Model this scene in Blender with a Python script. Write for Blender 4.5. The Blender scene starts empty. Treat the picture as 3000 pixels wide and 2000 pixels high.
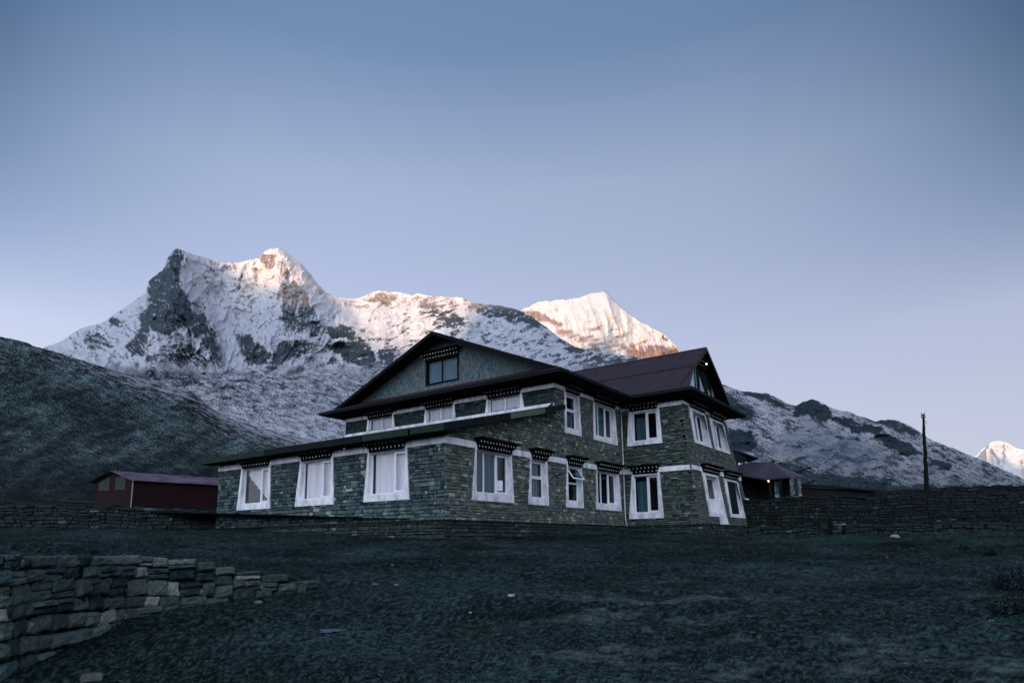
import bpy, math, random
import numpy as np
from mathutils import Matrix, Vector
random.seed(7)
SC = bpy.context.scene
COL = SC.collection
rad = math.radians

# ------------------------------------------------------------------ camera
CF, CP, CR, CTH, CCY = 1907.38, .1663, -.01079, .6151, 1270.75
CAM = np.array([-15.975, -13.983, -.769])
Fv = np.array([math.cos(CTH)*math.cos(CP), math.sin(CTH)*math.cos(CP), math.sin(CP)])
Rv0 = np.array([math.sin(CTH), -math.cos(CTH), 0.])
Uv0 = np.cross(Rv0, Fv)
Rv = Rv0*math.cos(CR)+Uv0*math.sin(CR)
Uv = -Rv0*math.sin(CR)+Uv0*math.cos(CR)
HF = np.array([math.cos(CTH), math.sin(CTH), 0.])      # horizontal heading
HR = Rv0.copy()
cd = bpy.data.cameras.new('camera'); cam = bpy.data.objects.new('camera', cd); COL.objects.link(cam)
cd.sensor_width = 36; cd.lens = CF/3000*36; cd.shift_y = (CCY-1000)/3000
cd.clip_start = .1; cd.clip_end = 60000
cam.matrix_world = Matrix(((Rv[0], Uv[0], -Fv[0], CAM[0]), (Rv[1], Uv[1], -Fv[1], CAM[1]),
                           (Rv[2], Uv[2], -Fv[2], CAM[2]), (0, 0, 0, 1)))
SC.camera = cam
SC.view_settings.view_transform = 'Standard'; SC.view_settings.look = 'None'
SC.view_settings.exposure = 0; SC.view_settings.gamma = 1

def ray(px, py):
    """horizontal-distance-normalised direction of a sight line: surveying helper"""
    d = Fv+Rv*((px-1500)/CF)-Uv*((py-CCY)/CF)
    return d/(d@HF)
def W(px, py, d):
    return CAM+ray(px, py)*d
def rays(px, py):
    px = np.asarray(px, float); py = np.asarray(py, float)
    d = Fv+((px-1500)/CF)[..., None]*Rv-((py-CCY)/CF)[..., None]*Uv
    return d/(d@HF)[..., None]

# ------------------------------------------------------------------ noise
def _h(ix, iy, s):
    n = (ix.astype(np.int64)*374761393+iy.astype(np.int64)*668265263+s*1442695041) & 0xffffffff
    n = ((n ^ (n >> 13))*1274126177) & 0xffffffff
    n = n ^ (n >> 16)
    return n/4294967295.0
def gn(x, y, s=0):
    ix = np.floor(x); iy = np.floor(y); fx = x-ix; fy = y-iy
    u = fx*fx*fx*(fx*(fx*6-15)+10); v = fy*fy*fy*(fy*(fy*6-15)+10)
    def g(a, b):
        an = _h(ix+a, iy+b, s)*2*np.pi
        return np.cos(an)*(fx-a)+np.sin(an)*(fy-b)
    return ((g(0, 0)*(1-u)+g(1, 0)*u)*(1-v)+(g(0, 1)*(1-u)+g(1, 1)*u)*v)*1.5
def fbm(x, y, o=5, s=0, gain=.5):
    t = 0; a = 1; n = 0
    for i in range(o):
        c, q = math.cos(.6+i*1.1), math.sin(.6+i*1.1)
        t = t+a*gn((x*c-y*q)*2**i+i*7.3, (x*q+y*c)*2**i-i*3.1, s+i*17); n += a; a *= gain
    return t/n
def ridged(x, y, o=5, s=0, gain=.55):
    t = 0; a = 1; n = 0; w = 1
    for i in range(o):
        c, q = math.cos(.5+i*1.1), math.sin(.5+i*1.1)
        r = (1-np.abs(gn((x*c-y*q)*2**i+i*5.7, (x*q+y*c)*2**i+i*2.9, s+i*17))*2)**2
        t = t+a*r*w; w = np.clip(r*1.4, 0, 1); n += a; a *= gain
    return t/n
def ss(a, b, x):
    t = np.clip((x-a)/(b-a), 0, 1); return t*t*(3-2*t)

# ------------------------------------------------------------------ mesh builder
class MB:
    def __init__(self): self.v = []; self.f = []; self.m = []; self.c = []
    def add(self, vs, fs, mat=0, col=(.5, .5, .5)):
        b = len(self.v); self.v += [tuple(float(q) for q in p) for p in vs]; self.c += [col]*len(vs)
        for f in fs: self.f.append([b+i for i in f]); self.m.append(mat)
    def quad(self, a, b, c, d, mat=0, col=(.5, .5, .5)): self.add([a, b, c, d], [(0, 1, 2, 3)], mat, col)
    def hexa(self, p, mat=0, col=(.5, .5, .5)):
        self.add(p, [(0, 3, 2, 1), (4, 5, 6, 7), (0, 1, 5, 4), (1, 2, 6, 5), (2, 3, 7, 6), (3, 0, 4, 7)], mat, col)
    def box(self, a, b, mat=0, col=(.5, .5, .5)):
        x0, y0, z0 = a; x1, y1, z1 = b
        self.hexa([(x0, y0, z0), (x1, y0, z0), (x1, y1, z0), (x0, y1, z0), (x0, y0, z1), (x1, y0, z1), (x1, y1, z1), (x0, y1, z1)], mat, col)
    def tube(self, pts, rs, n=8, mat=0, col=(.5, .5, .5)):
        pts = [Vector(p) for p in pts]
        if not hasattr(rs, '__len__'): rs = [rs]*len(pts)
        vs = []; fs = []
        for i, p in enumerate(pts):
            t = (pts[min(i+1, len(pts)-1)]-pts[max(i-1, 0)]).normalized()
            a = t.orthogonal().normalized() if abs(t.z) < .99 else Vector((1, 0, 0)); b = t.cross(a)
            a = b.cross(t)
            for k in range(n):
                an = 2*math.pi*k/n; vs.append(p+(a*math.cos(an)+b*math.sin(an))*rs[i])
        for i in range(len(pts)-1):
            for k in range(n):
                fs.append((i*n+k, i*n+(k+1) % n, (i+1)*n+(k+1) % n, (i+1)*n+k))
        fs.append(tuple(range(n))[::-1]); fs.append(tuple((len(pts)-1)*n+k for k in range(n)))
        self.add(vs, fs, mat, col)
    def build(self, name, mats, parent=None, smooth=False):
        me = bpy.data.meshes.new(name)
        me.from_pydata(self.v, [], self.f)
        if not isinstance(mats, (list, tuple)): mats = [mats]
        for m in mats: me.materials.append(m)
        me.polygons.foreach_set('material_index', self.m)
        if smooth: me.polygons.foreach_set('use_smooth', [True]*len(self.f))
        ca = me.color_attributes.new('Col', 'FLOAT_COLOR', 'POINT')
        arr = np.ones((len(self.v), 4), np.float32); arr[:, :3] = np.array(self.c, np.float32).reshape(-1, 3)
        ca.data.foreach_set('color', arr.ravel())
        me.update()
        o = bpy.data.objects.new(name, me); COL.objects.link(o)
        if parent is not None: o.parent = parent; o.matrix_parent_inverse = parent_inv(parent)
        return o
def parent_inv(p):
    m = Matrix.Identity(4)
    q = p
    while q is not None:
        m = Matrix.Translation(q.location) @ m if q.type == 'EMPTY' else m
        q = q.parent
    return m.inverted()
def grid_mesh(name, P, C, mat, smooth=True):
    """P: (n,m,3) points, C: (n,m,3) colours"""
    n, m = P.shape[:2]
    me = bpy.data.meshes.new(name)
    idx = np.arange(n*m).reshape(n, m)
    q = np.stack([idx[:-1, :-1], idx[:-1, 1:], idx[1:, 1:], idx[1:, :-1]], -1).reshape(-1, 4)
    me.vertices.add(n*m); me.vertices.foreach_set('co', P.astype(np.float32).ravel())
    me.loops.add(len(q)*4); me.loops.foreach_set('vertex_index', q.astype(np.int32).ravel())
    me.polygons.add(len(q)); me.polygons.foreach_set('loop_start', np.arange(0, len(q)*4, 4, dtype=np.int32))
    me.polygons.foreach_set('use_smooth', np.full(len(q), smooth))
    me.update(calc_edges=True); me.validate()
    ca = me.color_attributes.new('Col', 'FLOAT_COLOR', 'POINT')
    arr = np.ones((n*m, 4), np.float32); arr[:, :3] = C.reshape(-1, 3); ca.data.foreach_set('color', arr.ravel())
    me.materials.append(mat)
    o = bpy.data.objects.new(name, me); COL.objects.link(o); return o
def tag(o, label=None, cat=None, group=None, kind=None):
    if label: o['label'] = label
    if cat: o['category'] = cat
    if group: o['group'] = group
    if kind: o['kind'] = kind
    return o
def empty(name, loc, label, cat, group=None):
    o = bpy.data.objects.new(name, None); COL.objects.link(o); o.location = [float(q) for q in loc]
    o.empty_display_size = .3
    return tag(o, label, cat, group)

# ------------------------------------------------------------------ materials
def newmat(name):
    m = bpy.data.materials.new(name); m.use_nodes = True
    nt = m.node_tree; return m, nt, nt.nodes['Principled BSDF']
def N(nt, t, **k):
    n = nt.nodes.new(t)
    for a, b in k.items(): setattr(n, a, b)
    return n
def mat_plain(name, col, rough=.7, spec=.3, nscale=6, namt=.25, bump=.1, bscale=30, metal=0, stretch=(1, 1, 1), dirt=None):
    m, nt, b = newmat(name); L = nt.links
    tc = N(nt, 'ShaderNodeTexCoord'); mp = N(nt, 'ShaderNodeMapping'); mp.inputs['Scale'].default_value = stretch
    L.new(tc.outputs['Object'], mp.inputs['Vector'])
    n1 = N(nt, 'ShaderNodeTexNoise'); n1.inputs['Scale'].default_value = nscale; n1.inputs['Detail'].default_value = 8; n1.inputs['Roughness'].default_value = .65
    L.new(mp.outputs[0], n1.inputs['Vector'])
    r = N(nt, 'ShaderNodeValToRGB'); e = r.color_ramp.elements
    lo = [c*(1-namt) for c in col]; hi = [min(1, c*(1+namt)) for c in col]
    if dirt: lo = dirt
    e[0].position = .32; e[0].color = (*lo, 1); e[1].position = .62; e[1].color = (*hi, 1)
    L.new(n1.outputs[0], r.inputs[0]); L.new(r.outputs[0], b.inputs['Base Color'])
    n2 = N(nt, 'ShaderNodeTexNoise'); n2.inputs['Scale'].default_value = bscale; n2.inputs['Detail'].default_value = 5
    L.new(mp.outputs[0], n2.inputs['Vector'])
    bp = N(nt, 'ShaderNodeBump'); bp.inputs['Strength'].default_value = bump; bp.inputs['Distance'].default_value = .02
    L.new(n2.outputs[0], bp.inputs['Height']); L.new(bp.outputs[0], b.inputs['Normal'])
    b.inputs['Roughness'].default_value = rough; b.inputs['Metallic'].default_value = metal
    b.inputs['Specular IOR Level'].default_value = spec
    return m
def mat_stone(name, dark, light, wash=(0, 0, 0), washamt=0., bump=.5, rough=.85, pale=None):
    """colour of every stone comes from its own attribute; noise breaks up the face"""
    m, nt, b = newmat(name); L = nt.links
    at = N(nt, 'ShaderNodeAttribute', attribute_name='Col'); sp = N(nt, 'ShaderNodeSeparateColor'); L.new(at.outputs['Color'], sp.inputs[0])
    tc = N(nt, 'ShaderNodeTexCoord')
    n1 = N(nt, 'ShaderNodeTexNoise'); n1.inputs['Scale'].default_value = 14; n1.inputs['Detail'].default_value = 8; n1.inputs['Roughness'].default_value = .7
    L.new(tc.outputs['Object'], n1.inputs['Vector'])
    ma = N(nt, 'ShaderNodeMath', operation='MULTIPLY_ADD'); L.new(n1.outputs[0], ma.inputs[0]); ma.inputs[1].default_value = 1.1
    mb = N(nt, 'ShaderNodeMath', operation='SUBTRACT'); L.new(sp.outputs[0], mb.inputs[0]); mb.inputs[1].default_value = .55
    L.new(mb.outputs[0], ma.inputs[2])
    r = N(nt, 'ShaderNodeValToRGB'); e = r.color_ramp.elements
    e[0].position = .05; e[0].color = (*dark, 1); e[1].position = .75; e[1].color = (*light, 1)
    if pale:
        q = e.new(1.0); q.color = (*pale, 1)
    L.new(ma.outputs[0], r.inputs[0])
    hs = N(nt, 'ShaderNodeMixRGB', blend_type='MULTIPLY'); L.new(r.outputs[0], hs.inputs[1])
    r2 = N(nt, 'ShaderNodeValToRGB'); e = r2.color_ramp.elements; e[0].color = (.82, .95, 1.0, 1); e[1].color = (1.05, 1.0, .86, 1)
    L.new(sp.outputs[1], r2.inputs[0]); L.new(r2.outputs[0], hs.inputs[2]); hs.inputs[0].default_value = 1
    # large damp / mossy wash
    n3 = N(nt, 'ShaderNodeTexNoise'); n3.inputs['Scale'].default_value = .55; n3.inputs['Detail'].default_value = 5
    L.new(tc.outputs['Object'], n3.inputs['Vector'])
    r3 = N(nt, 'ShaderNodeValToRGB'); e = r3.color_ramp.elements; e[0].position = .38; e[0].color = (0, 0, 0, 1); e[1].position = .68; e[1].color = (washamt,)*3+(1,)
    L.new(n3.outputs[0], r3.inputs[0])
    mx = N(nt, 'ShaderNodeMixRGB'); L.new(r3.outputs[0], mx.inputs[0]); L.new(hs.outputs[0], mx.inputs[1]); mx.inputs[2].default_value = (*wash, 1)
    L.new(mx.outputs[0], b.inputs['Base Color'])
    n2 = N(nt, 'ShaderNodeTexNoise'); n2.inputs['Scale'].default_value = 45; n2.inputs['Detail'].default_value = 6
    L.new(tc.outputs['Object'], n2.inputs['Vector'])
    bp = N(nt, 'ShaderNodeBump'); bp.inputs['Strength'].default_value = bump; bp.inputs['Distance'].default_value = .015
    L.new(n2.outputs[0], bp.inputs['Height']); L.new(bp.outputs[0], b.inputs['Normal'])
    b.inputs['Roughness'].default_value = rough; b.inputs['Specular IOR Level'].default_value = .25
    return m
def mat_vcol(name, rough=.9, nscale=.05, namt=.25, bump=0, bdist=1., spec=.15, sat=None):
    m, nt, b = newmat(name); L = nt.links
    at = N(nt, 'ShaderNodeAttribute', attribute_name='Col'); tc = N(nt, 'ShaderNodeTexCoord')
    n1 = N(nt, 'ShaderNodeTexNoise'); n1.inputs['Scale'].default_value = nscale; n1.inputs['Detail'].default_value = 10; n1.inputs['Roughness'].default_value = .72
    L.new(tc.outputs['Object'], n1.inputs['Vector'])
    mr = N(nt, 'ShaderNodeMapRange'); mr.inputs['From Min'].default_value = .3; mr.inputs['From Max'].default_value = .7
    mr.inputs['To Min'].default_value = 1-namt; mr.inputs['To Max'].default_value = 1+namt
    L.new(n1.outputs[0], mr.inputs[0])
    mx = N(nt, 'ShaderNodeVectorMath', operation='SCALE'); L.new(at.outputs['Color'], mx.inputs[0]); L.new(mr.outputs[0], mx.inputs['Scale'])
    L.new(mx.outputs[0], b.inputs['Base Color'])
    if bump:
        bp = N(nt, 'ShaderNodeBump'); bp.inputs['Strength'].default_value = bump; bp.inputs['Distance'].default_value = bdist
        L.new(n1.outputs[0], bp.inputs['Height']); L.new(bp.outputs[0], b.inputs['Normal'])
    b.inputs['Roughness'].default_value = rough; b.inputs['Specular IOR Level'].default_value = spec
    return m
def mat_glass(name, tint, rough=.03, k=(.85, .07)):
    """window glass: part clear, part mirror"""
    m, nt, b = newmat(name); L = nt.links
    out = nt.nodes['Material Output']
    tr = N(nt, 'ShaderNodeBsdfTransparent'); tr.inputs[0].default_value = (*tint, 1)
    gl = N(nt, 'ShaderNodeBsdfGlossy'); gl.inputs['Roughness'].default_value = rough
    lw = N(nt, 'ShaderNodeLayerWeight'); lw.inputs[0].default_value = .5
    pw = N(nt, 'ShaderNodeMath', operation='POWER'); L.new(lw.outputs['Facing'], pw.inputs[0]); pw.inputs[1].default_value = 3.2
    fr = N(nt, 'ShaderNodeMath', operation='MULTIPLY_ADD'); L.new(pw.outputs[0], fr.inputs[0]); fr.inputs[1].default_value = k[0]; fr.inputs[2].default_value = k[1]
    mx = N(nt, 'ShaderNodeMixShader'); L.new(fr.outputs[0], mx.inputs[0]); L.new(tr.outputs[0], mx.inputs[1]); L.new(gl.outputs[0], mx.inputs[2])
    L.new(mx.outputs[0], out.inputs['Surface']); return m
def mat_cloth(name, col, folds=26):
    m, nt, b = newmat(name); L = nt.links
    tc = N(nt, 'ShaderNodeTexCoord'); mp = N(nt, 'ShaderNodeMapping'); mp.inputs['Scale'].default_value = (folds/6, folds/6, .25)
    L.new(tc.outputs['Object'], mp.inputs['Vector'])
    n1 = N(nt, 'ShaderNodeTexNoise'); n1.inputs['Scale'].default_value = 1.6; n1.inputs['Detail'].default_value = 4
    L.new(mp.outputs[0], n1.inputs['Vector'])
    r = N(nt, 'ShaderNodeValToRGB'); e = r.color_ramp.elements
    e[0].position = .3; e[0].color = (*[c*.72 for c in col], 1); e[1].position = .65; e[1].color = (*col, 1)
    L.new(n1.outputs[0], r.inputs[0]); L.new(r.outputs[0], b.inputs['Base Color'])
    b.inputs['Roughness'].default_value = .9; b.inputs['Specular IOR Level'].default_value = .1
    return m
def mat_emit(name, col, s):
    m, nt, b = newmat(name); b.inputs['Emission Color'].default_value = (*col, 1); b.inputs['Emission Strength'].default_value = s
    b.inputs['Base Color'].default_value = (*col, 1); return m

M = dict(
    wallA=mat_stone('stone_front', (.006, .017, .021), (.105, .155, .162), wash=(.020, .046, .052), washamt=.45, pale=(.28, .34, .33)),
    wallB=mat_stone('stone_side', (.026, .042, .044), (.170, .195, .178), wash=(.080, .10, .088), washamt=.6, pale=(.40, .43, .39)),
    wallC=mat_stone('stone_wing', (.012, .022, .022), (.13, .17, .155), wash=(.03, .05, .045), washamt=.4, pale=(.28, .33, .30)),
    plinth=mat_stone('stone_plinth', (.008, .015, .017), (.05, .072, .068), wash=(.012, .022, .022), washamt=.5, pale=(.12, .15, .14)),
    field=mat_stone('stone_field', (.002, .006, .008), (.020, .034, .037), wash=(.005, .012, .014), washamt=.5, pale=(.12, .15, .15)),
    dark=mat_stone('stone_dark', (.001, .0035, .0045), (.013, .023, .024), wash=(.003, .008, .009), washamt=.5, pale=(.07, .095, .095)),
    retain=mat_stone('stone_retaining', (.005, .015, .018), (.105, .150, .145), wash=(.012, .028, .030), washamt=.4, bump=1., pale=(.27, .31, .30)),
    mortar=mat_plain('mortar', (.006, .012, .014), .95, .1, 9, .5, .6, 30),
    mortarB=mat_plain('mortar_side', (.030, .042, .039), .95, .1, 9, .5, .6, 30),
    white=mat_plain('white_paint', (.76, .78, .82), .65, .2, 2.2, .10, .15, 40, dirt=(.40, .44, .47), stretch=(1.6, 1.6, .7)),
    sash=mat_plain('white_frame', (.74, .77, .82), .4, .4, 5, .05, .02, 40),
    timber=mat_plain('black_timber', (.005, .007, .008), .85, .08, 8, .4, .2, 30),
    dots=mat_plain('cream_dots', (.88, .87, .80), .6, .3, 30, .15, .1, 40),
    dotg=mat_plain('ochre_dots', (.50, .44, .22), .6, .3, 30, .2, .1, 40),
    greenw=mat_plain('green_board', (.014, .030, .025), .8, .1, 4, .3, .1, 20, stretch=(1, 1, 4)),
    paleg=mat_plain('pale_green_board', (.062, .092, .066), .6, .3, 4, .25, .1, 20, stretch=(1, 1, 4)),
    fascia=mat_plain('dark_fascia', (.006, .011, .012), .8, .1, 5, .4, .1, 20),
    soffit=mat_plain('soffit', (.007, .009, .009), .9, .05, 5, .4, .1, 20),
    redroof=mat_plain('red_metal', (.036, .009, .012), .65, .2, 4, .35, .05, 20),
    frontglass=mat_glass('clear_glass', (.97, .98, 1.)),
    darkglass=mat_glass('teal_glass', (.55, .72, .78), k=(.45, .035)),
    curtainW=mat_cloth('white_curtain', (.66, .67, .72)),
    curtainG=mat_cloth('grey_curtain', (.36, .44, .50)),
    curtainB=mat_cloth('slate_curtain', (.13, .20, .23)),
    curtainT=mat_cloth('teal_curtain', (.10, .17, .18)),
    gableglass=mat_glass('dull_glass', (.8, .9, .95), k=(.10, .015)),
    gableback=mat_plain('blue_grey_backing', (.085, .145, .175), .9, .1, .6, .25, .0, 10),  # sheet added behind the gable glass, its blue stands in for reflection
    room=mat_plain('dark_room', (.02, .03, .035), .9, .1, 3, .3, .0, 10),
    pipe=mat_plain('white_pipe', (.50, .54, .52), .5, .4, 4, .3, .05, 20),
)
# rough plaster of the gable
def gable_mat():
    m, nt, b = newmat('rough_gable_plaster'); L = nt.links
    tc = N(nt, 'ShaderNodeTexCoord'); mp = N(nt, 'ShaderNodeMapping'); mp.inputs['Rotation'].default_value = (rad(28), 0, 0); mp.inputs['Scale'].default_value = (1, 3.4, 1.1)
    L.new(tc.outputs['Object'], mp.inputs['Vector'])
    n1 = N(nt, 'ShaderNodeTexNoise'); n1.inputs['Scale'].default_value = 4.2; n1.inputs['Detail'].default_value = 7; n1.inputs['Roughness'].default_value = .7; n1.inputs['Distortion'].default_value = 1.2
    L.new(mp.outputs[0], n1.inputs['Vector'])
    r = N(nt, 'ShaderNodeValToRGB'); e = r.color_ramp.elements
    e[0].position = .40; e[0].color = (.015, .038, .044, 1); e[1].position = .62; e[1].color = (.14, .20, .22, 1)
    L.new(n1.outputs[0], r.inputs[0]); L.new(r.outputs[0], b.inputs['Base Color'])
    bp = N(nt, 'ShaderNodeBump'); bp.inputs['Strength'].default_value = .8; bp.inputs['Distance'].default_value = .05
    L.new(n1.outputs[0], bp.inputs['Height']); L.new(bp.outputs[0], b.inputs['Normal']); b.inputs['Roughness'].default_value = .8
    return m
M['gable'] = gable_mat()
def roof_mat(name, c0, c1):
    m, nt, b = newmat(name); L = nt.links
    tc = N(nt, 'ShaderNodeTexCoord'); n1 = N(nt, 'ShaderNodeTexNoise'); n1.inputs['Scale'].default_value = .9; n1.inputs['Detail'].default_value = 8; n1.inputs['Roughness'].default_value = .6
    L.new(tc.outputs['Object'], n1.inputs['Vector'])
    r = N(nt, 'ShaderNodeValToRGB'); e = r.color_ramp.elements
    e[0].position = .35; e[0].color = (*c0, 1); e[1].position = .65; e[1].color = (*c1, 1)
    L.new(n1.outputs[0], r.inputs[0]); L.new(r.outputs[0], b.inputs['Base Color'])
    n2 = N(nt, 'ShaderNodeTexNoise'); n2.inputs['Scale'].default_value = 3; L.new(tc.outputs['Object'], n2.inputs['Vector'])
    mr = N(nt, 'ShaderNodeMapRange'); mr.inputs['To Min'].default_value = .38; mr.inputs['To Max'].default_value = .62; L.new(n2.outputs[0], mr.inputs[0]); L.new(mr.outputs[0], b.inputs['Roughness'])
    b.inputs['Specular IOR Level'].default_value = .28
    return m
M['roof'] = roof_mat('maroon_corrugated_metal', (.023, .018, .025), (.036, .021, .028))
M['hutroof'] = roof_mat('purple_metal', (.035, .022, .035), (.11, .09, .13))

# ------------------------------------------------------------------ facades
class Facade:
    """s along the wall, z up, n outwards"""
    def __init__(self, fn, flip): self.p = fn; self.flip = flip
    def P(self, s, z, n=0): return self.p(s, z, n)
FA = Facade(lambda s, z, n: (-n, s, z), True)
FA2 = Facade(lambda s, z, n: (6.9-n, s, z), True)
FB = Facade(lambda s, z, n: (s, -n, z), False)
FC = Facade(lambda s, z, n: (13.22-n, s, z), True)
FD = Facade(lambda s, z, n: (s, -3.69+.0915*z-n, z), False)
FE = Facade(lambda s, z, n: (21.9-.355*z+n, s, z), False)

def slab(mb, fac, poly, n0, n1, mat=0, col=(.5, .5, .5)):
    """polygon in (s,z) extruded from n0 to n1 (front)"""
    k = len(poly)
    vs = [fac.P(s, z, n0) for s, z in poly]+[fac.P(s, z, n1) for s, z in poly]
    fs = [tuple(range(k, 2*k)), tuple(range(k))[::-1]]+[(i, (i+1) % k, k+(i+1) % k, k+i) for i in range(k)]
    if fac.flip: fs = [f[::-1] for f in fs]
    mb.add(vs, fs, mat, col)
def sbox(mb, fac, s0, s1, z0, z1, n0, n1, mat=0, col=(.5, .5, .5)):
    slab(mb, fac, [(s0, z0), (s1, z0), (s1, z1), (s0, z1)], n0, n1, mat, col)

def masonry(mb, fac, s0, s1, z0, z1, holes=(), ch=(.07, .15), cl=(.14, .48), proj=.035, mat=0, base=.0, spread=1., ztop=None, zbot=None,
            paleprob=.06, seed=1, smooth_side=None, gap=.012):
    rn = random.Random(seed)
    z = z0; lo, hi = min(s0, s1), max(s0, s1)
    while z < z1:
        h = rn.uniform(*ch)
        zt = min(z+h, z1)
        if zt-z < .035: break
        zm = (z+zt)/2
        free = [(lo, hi)]
        for hole in holes:
            a = hole(zm)
            if a is None: continue
            nf = []
            for (p, q) in free:
                if a[1] <= p or a[0] >= q: nf.append((p, q)); continue
                if a[0] > p: nf.append((p, a[0]))
                if a[1] < q: nf.append((a[1], q))
            free = nf
        for (p, q) in free:
            s = p
            while s < q-.04:
                w = rn.uniform(*cl)*(.7+1.6*h)
                if rn.random() < .15: w *= .5
                e = s+w
                if q-e < .1: e = q
                e = min(e, q)
                sm = (s+e)/2
                if (ztop and zt > ztop(sm)) or (zbot and z < zbot(sm)): s = e; continue
                n = proj*rn.uniform(.25, 1.); g = gap*rn.uniform(.6, 1.5)
                t = base+spread*rn.gauss(.42, .17)
                if rn.random() < paleprob: t += .38*rn.random()+.15
                col = (max(0., min(1.3, t)), rn.random(), rn.random())
                j = lambda: rn.uniform(-1, 1)*min(.016, h*.13)
                a, b_, c_, d_ = s+g, e-g, z+g*.8, zt-g*.8
                if b_-a < .02 or d_-c_ < .02: s = e; continue
                bz = min(.014, (d_-c_)*.2)
                o = [(a+j(), c_+j()), (b_+j(), c_+j()), (b_+j(), d_+j()), (a+j(), d_+j())]
                tl = rn.uniform(-.3, .3)*n
                i_ = [(o[0][0]+bz, o[0][1]+bz), (o[1][0]-bz, o[1][1]+bz), (o[2][0]-bz, o[2][1]-bz), (o[3][0]+bz, o[3][1]-bz)]
                vs = [fac.P(x, y, -.05) for x, y in o]+[fac.P(x, y, n*.45) for x, y in o]+[fac.P(x, y, n+(tl if y > zm else -tl)*.5) for x, y in i_]
                fs = [(8, 9, 10, 11)]+[(k, (k+1) % 4, 4+(k+1) % 4, 4+k) for k in range(4)]+[(4+k, 4+(k+1) % 4, 8+(k+1) % 4, 8+k) for k in range(4)]
                if fac.flip: fs = [f[::-1] for f in fs]
                mb.add(vs, fs, mat, col)
                s = e
        z = zt

def backing(mb, fac, s0, s1, z0, ztop, rects, n=-.02, mat=1):
    br = sorted({s0, s1, *[max(s0, min(s1, r[0])) for r in rects], *[max(s0, min(s1, r[1])) for r in rects]})
    for a, b in zip(br[:-1], br[1:]):
        m = (a+b)/2
        cuts = sorted([(r[2], r[3]) for r in rects if r[0] < m < r[1]])
        z = z0
        segs = []
        for c0, c1 in cuts: segs.append((z, z, c0, c0)); z = c1
        segs.append((z, z, ztop(a), ztop(b)))
        for za, zb, ta, tb in segs:
            vs = [fac.P(a, za, n), fac.P(b, zb, n), fac.P(b, tb, n), fac.P(a, ta, n)]
            mb.add(vs, [(3, 2, 1, 0) if fac.flip else (0, 1, 2, 3)], mat)

def lintel(fac, s0, s1, z, parent, rows=2, step=.17, proj=.16, rise=.15, dot='dots', top=True, r=.026):
    """black timber cornice with rows of projecting beam ends, each end painted with a pale dot"""
    mb = MB(); n = .03
    sbox(mb, fac, s0+.04, s1-.04, z-.0, z+.06, .0, n+.06)
    zz = z+.06; ex = 0; pr = n+.10
    for k in range(rows):
        cnt = max(3, int((s1-s0+2*ex)/step)); st = (s1-s0+2*ex-.1)/(cnt-1)
        sbox(mb, fac, s0-ex+.02, s1+ex-.02, zz, zz+rise-.045, 0, pr-.06)
        for i in range(cnt):
            c = s0-ex+.05+i*st
            sbox(mb, fac, c-.04, c+.04, zz+.012, zz+rise-.047, pr-.058, pr)
            zc = zz+(rise-.035)/2
            pts = [(c+r*math.cos(q*math.pi/3), zc+r*math.sin(q*math.pi/3)) for q in range(6)]
            slab(mb, fac, pts, pr, pr+.006, 1+(k % 2 if dot == 'both' else 0))
        sbox(mb, fac, s0-ex-.01, s1+ex+.01, zz+rise-.045, zz+rise, 0, pr+.03)
        zz += rise; ex += proj*.45; pr += proj*.9
    if top: sbox(mb, fac, s0-ex+.02, s1+ex-.02, zz, zz+.05, 0, pr-.02)
    return mb.build('lintel', [M['timber'], M['dots'] if dot != 'ochre' else M['dotg'], M['dotg']], parent)

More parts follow.
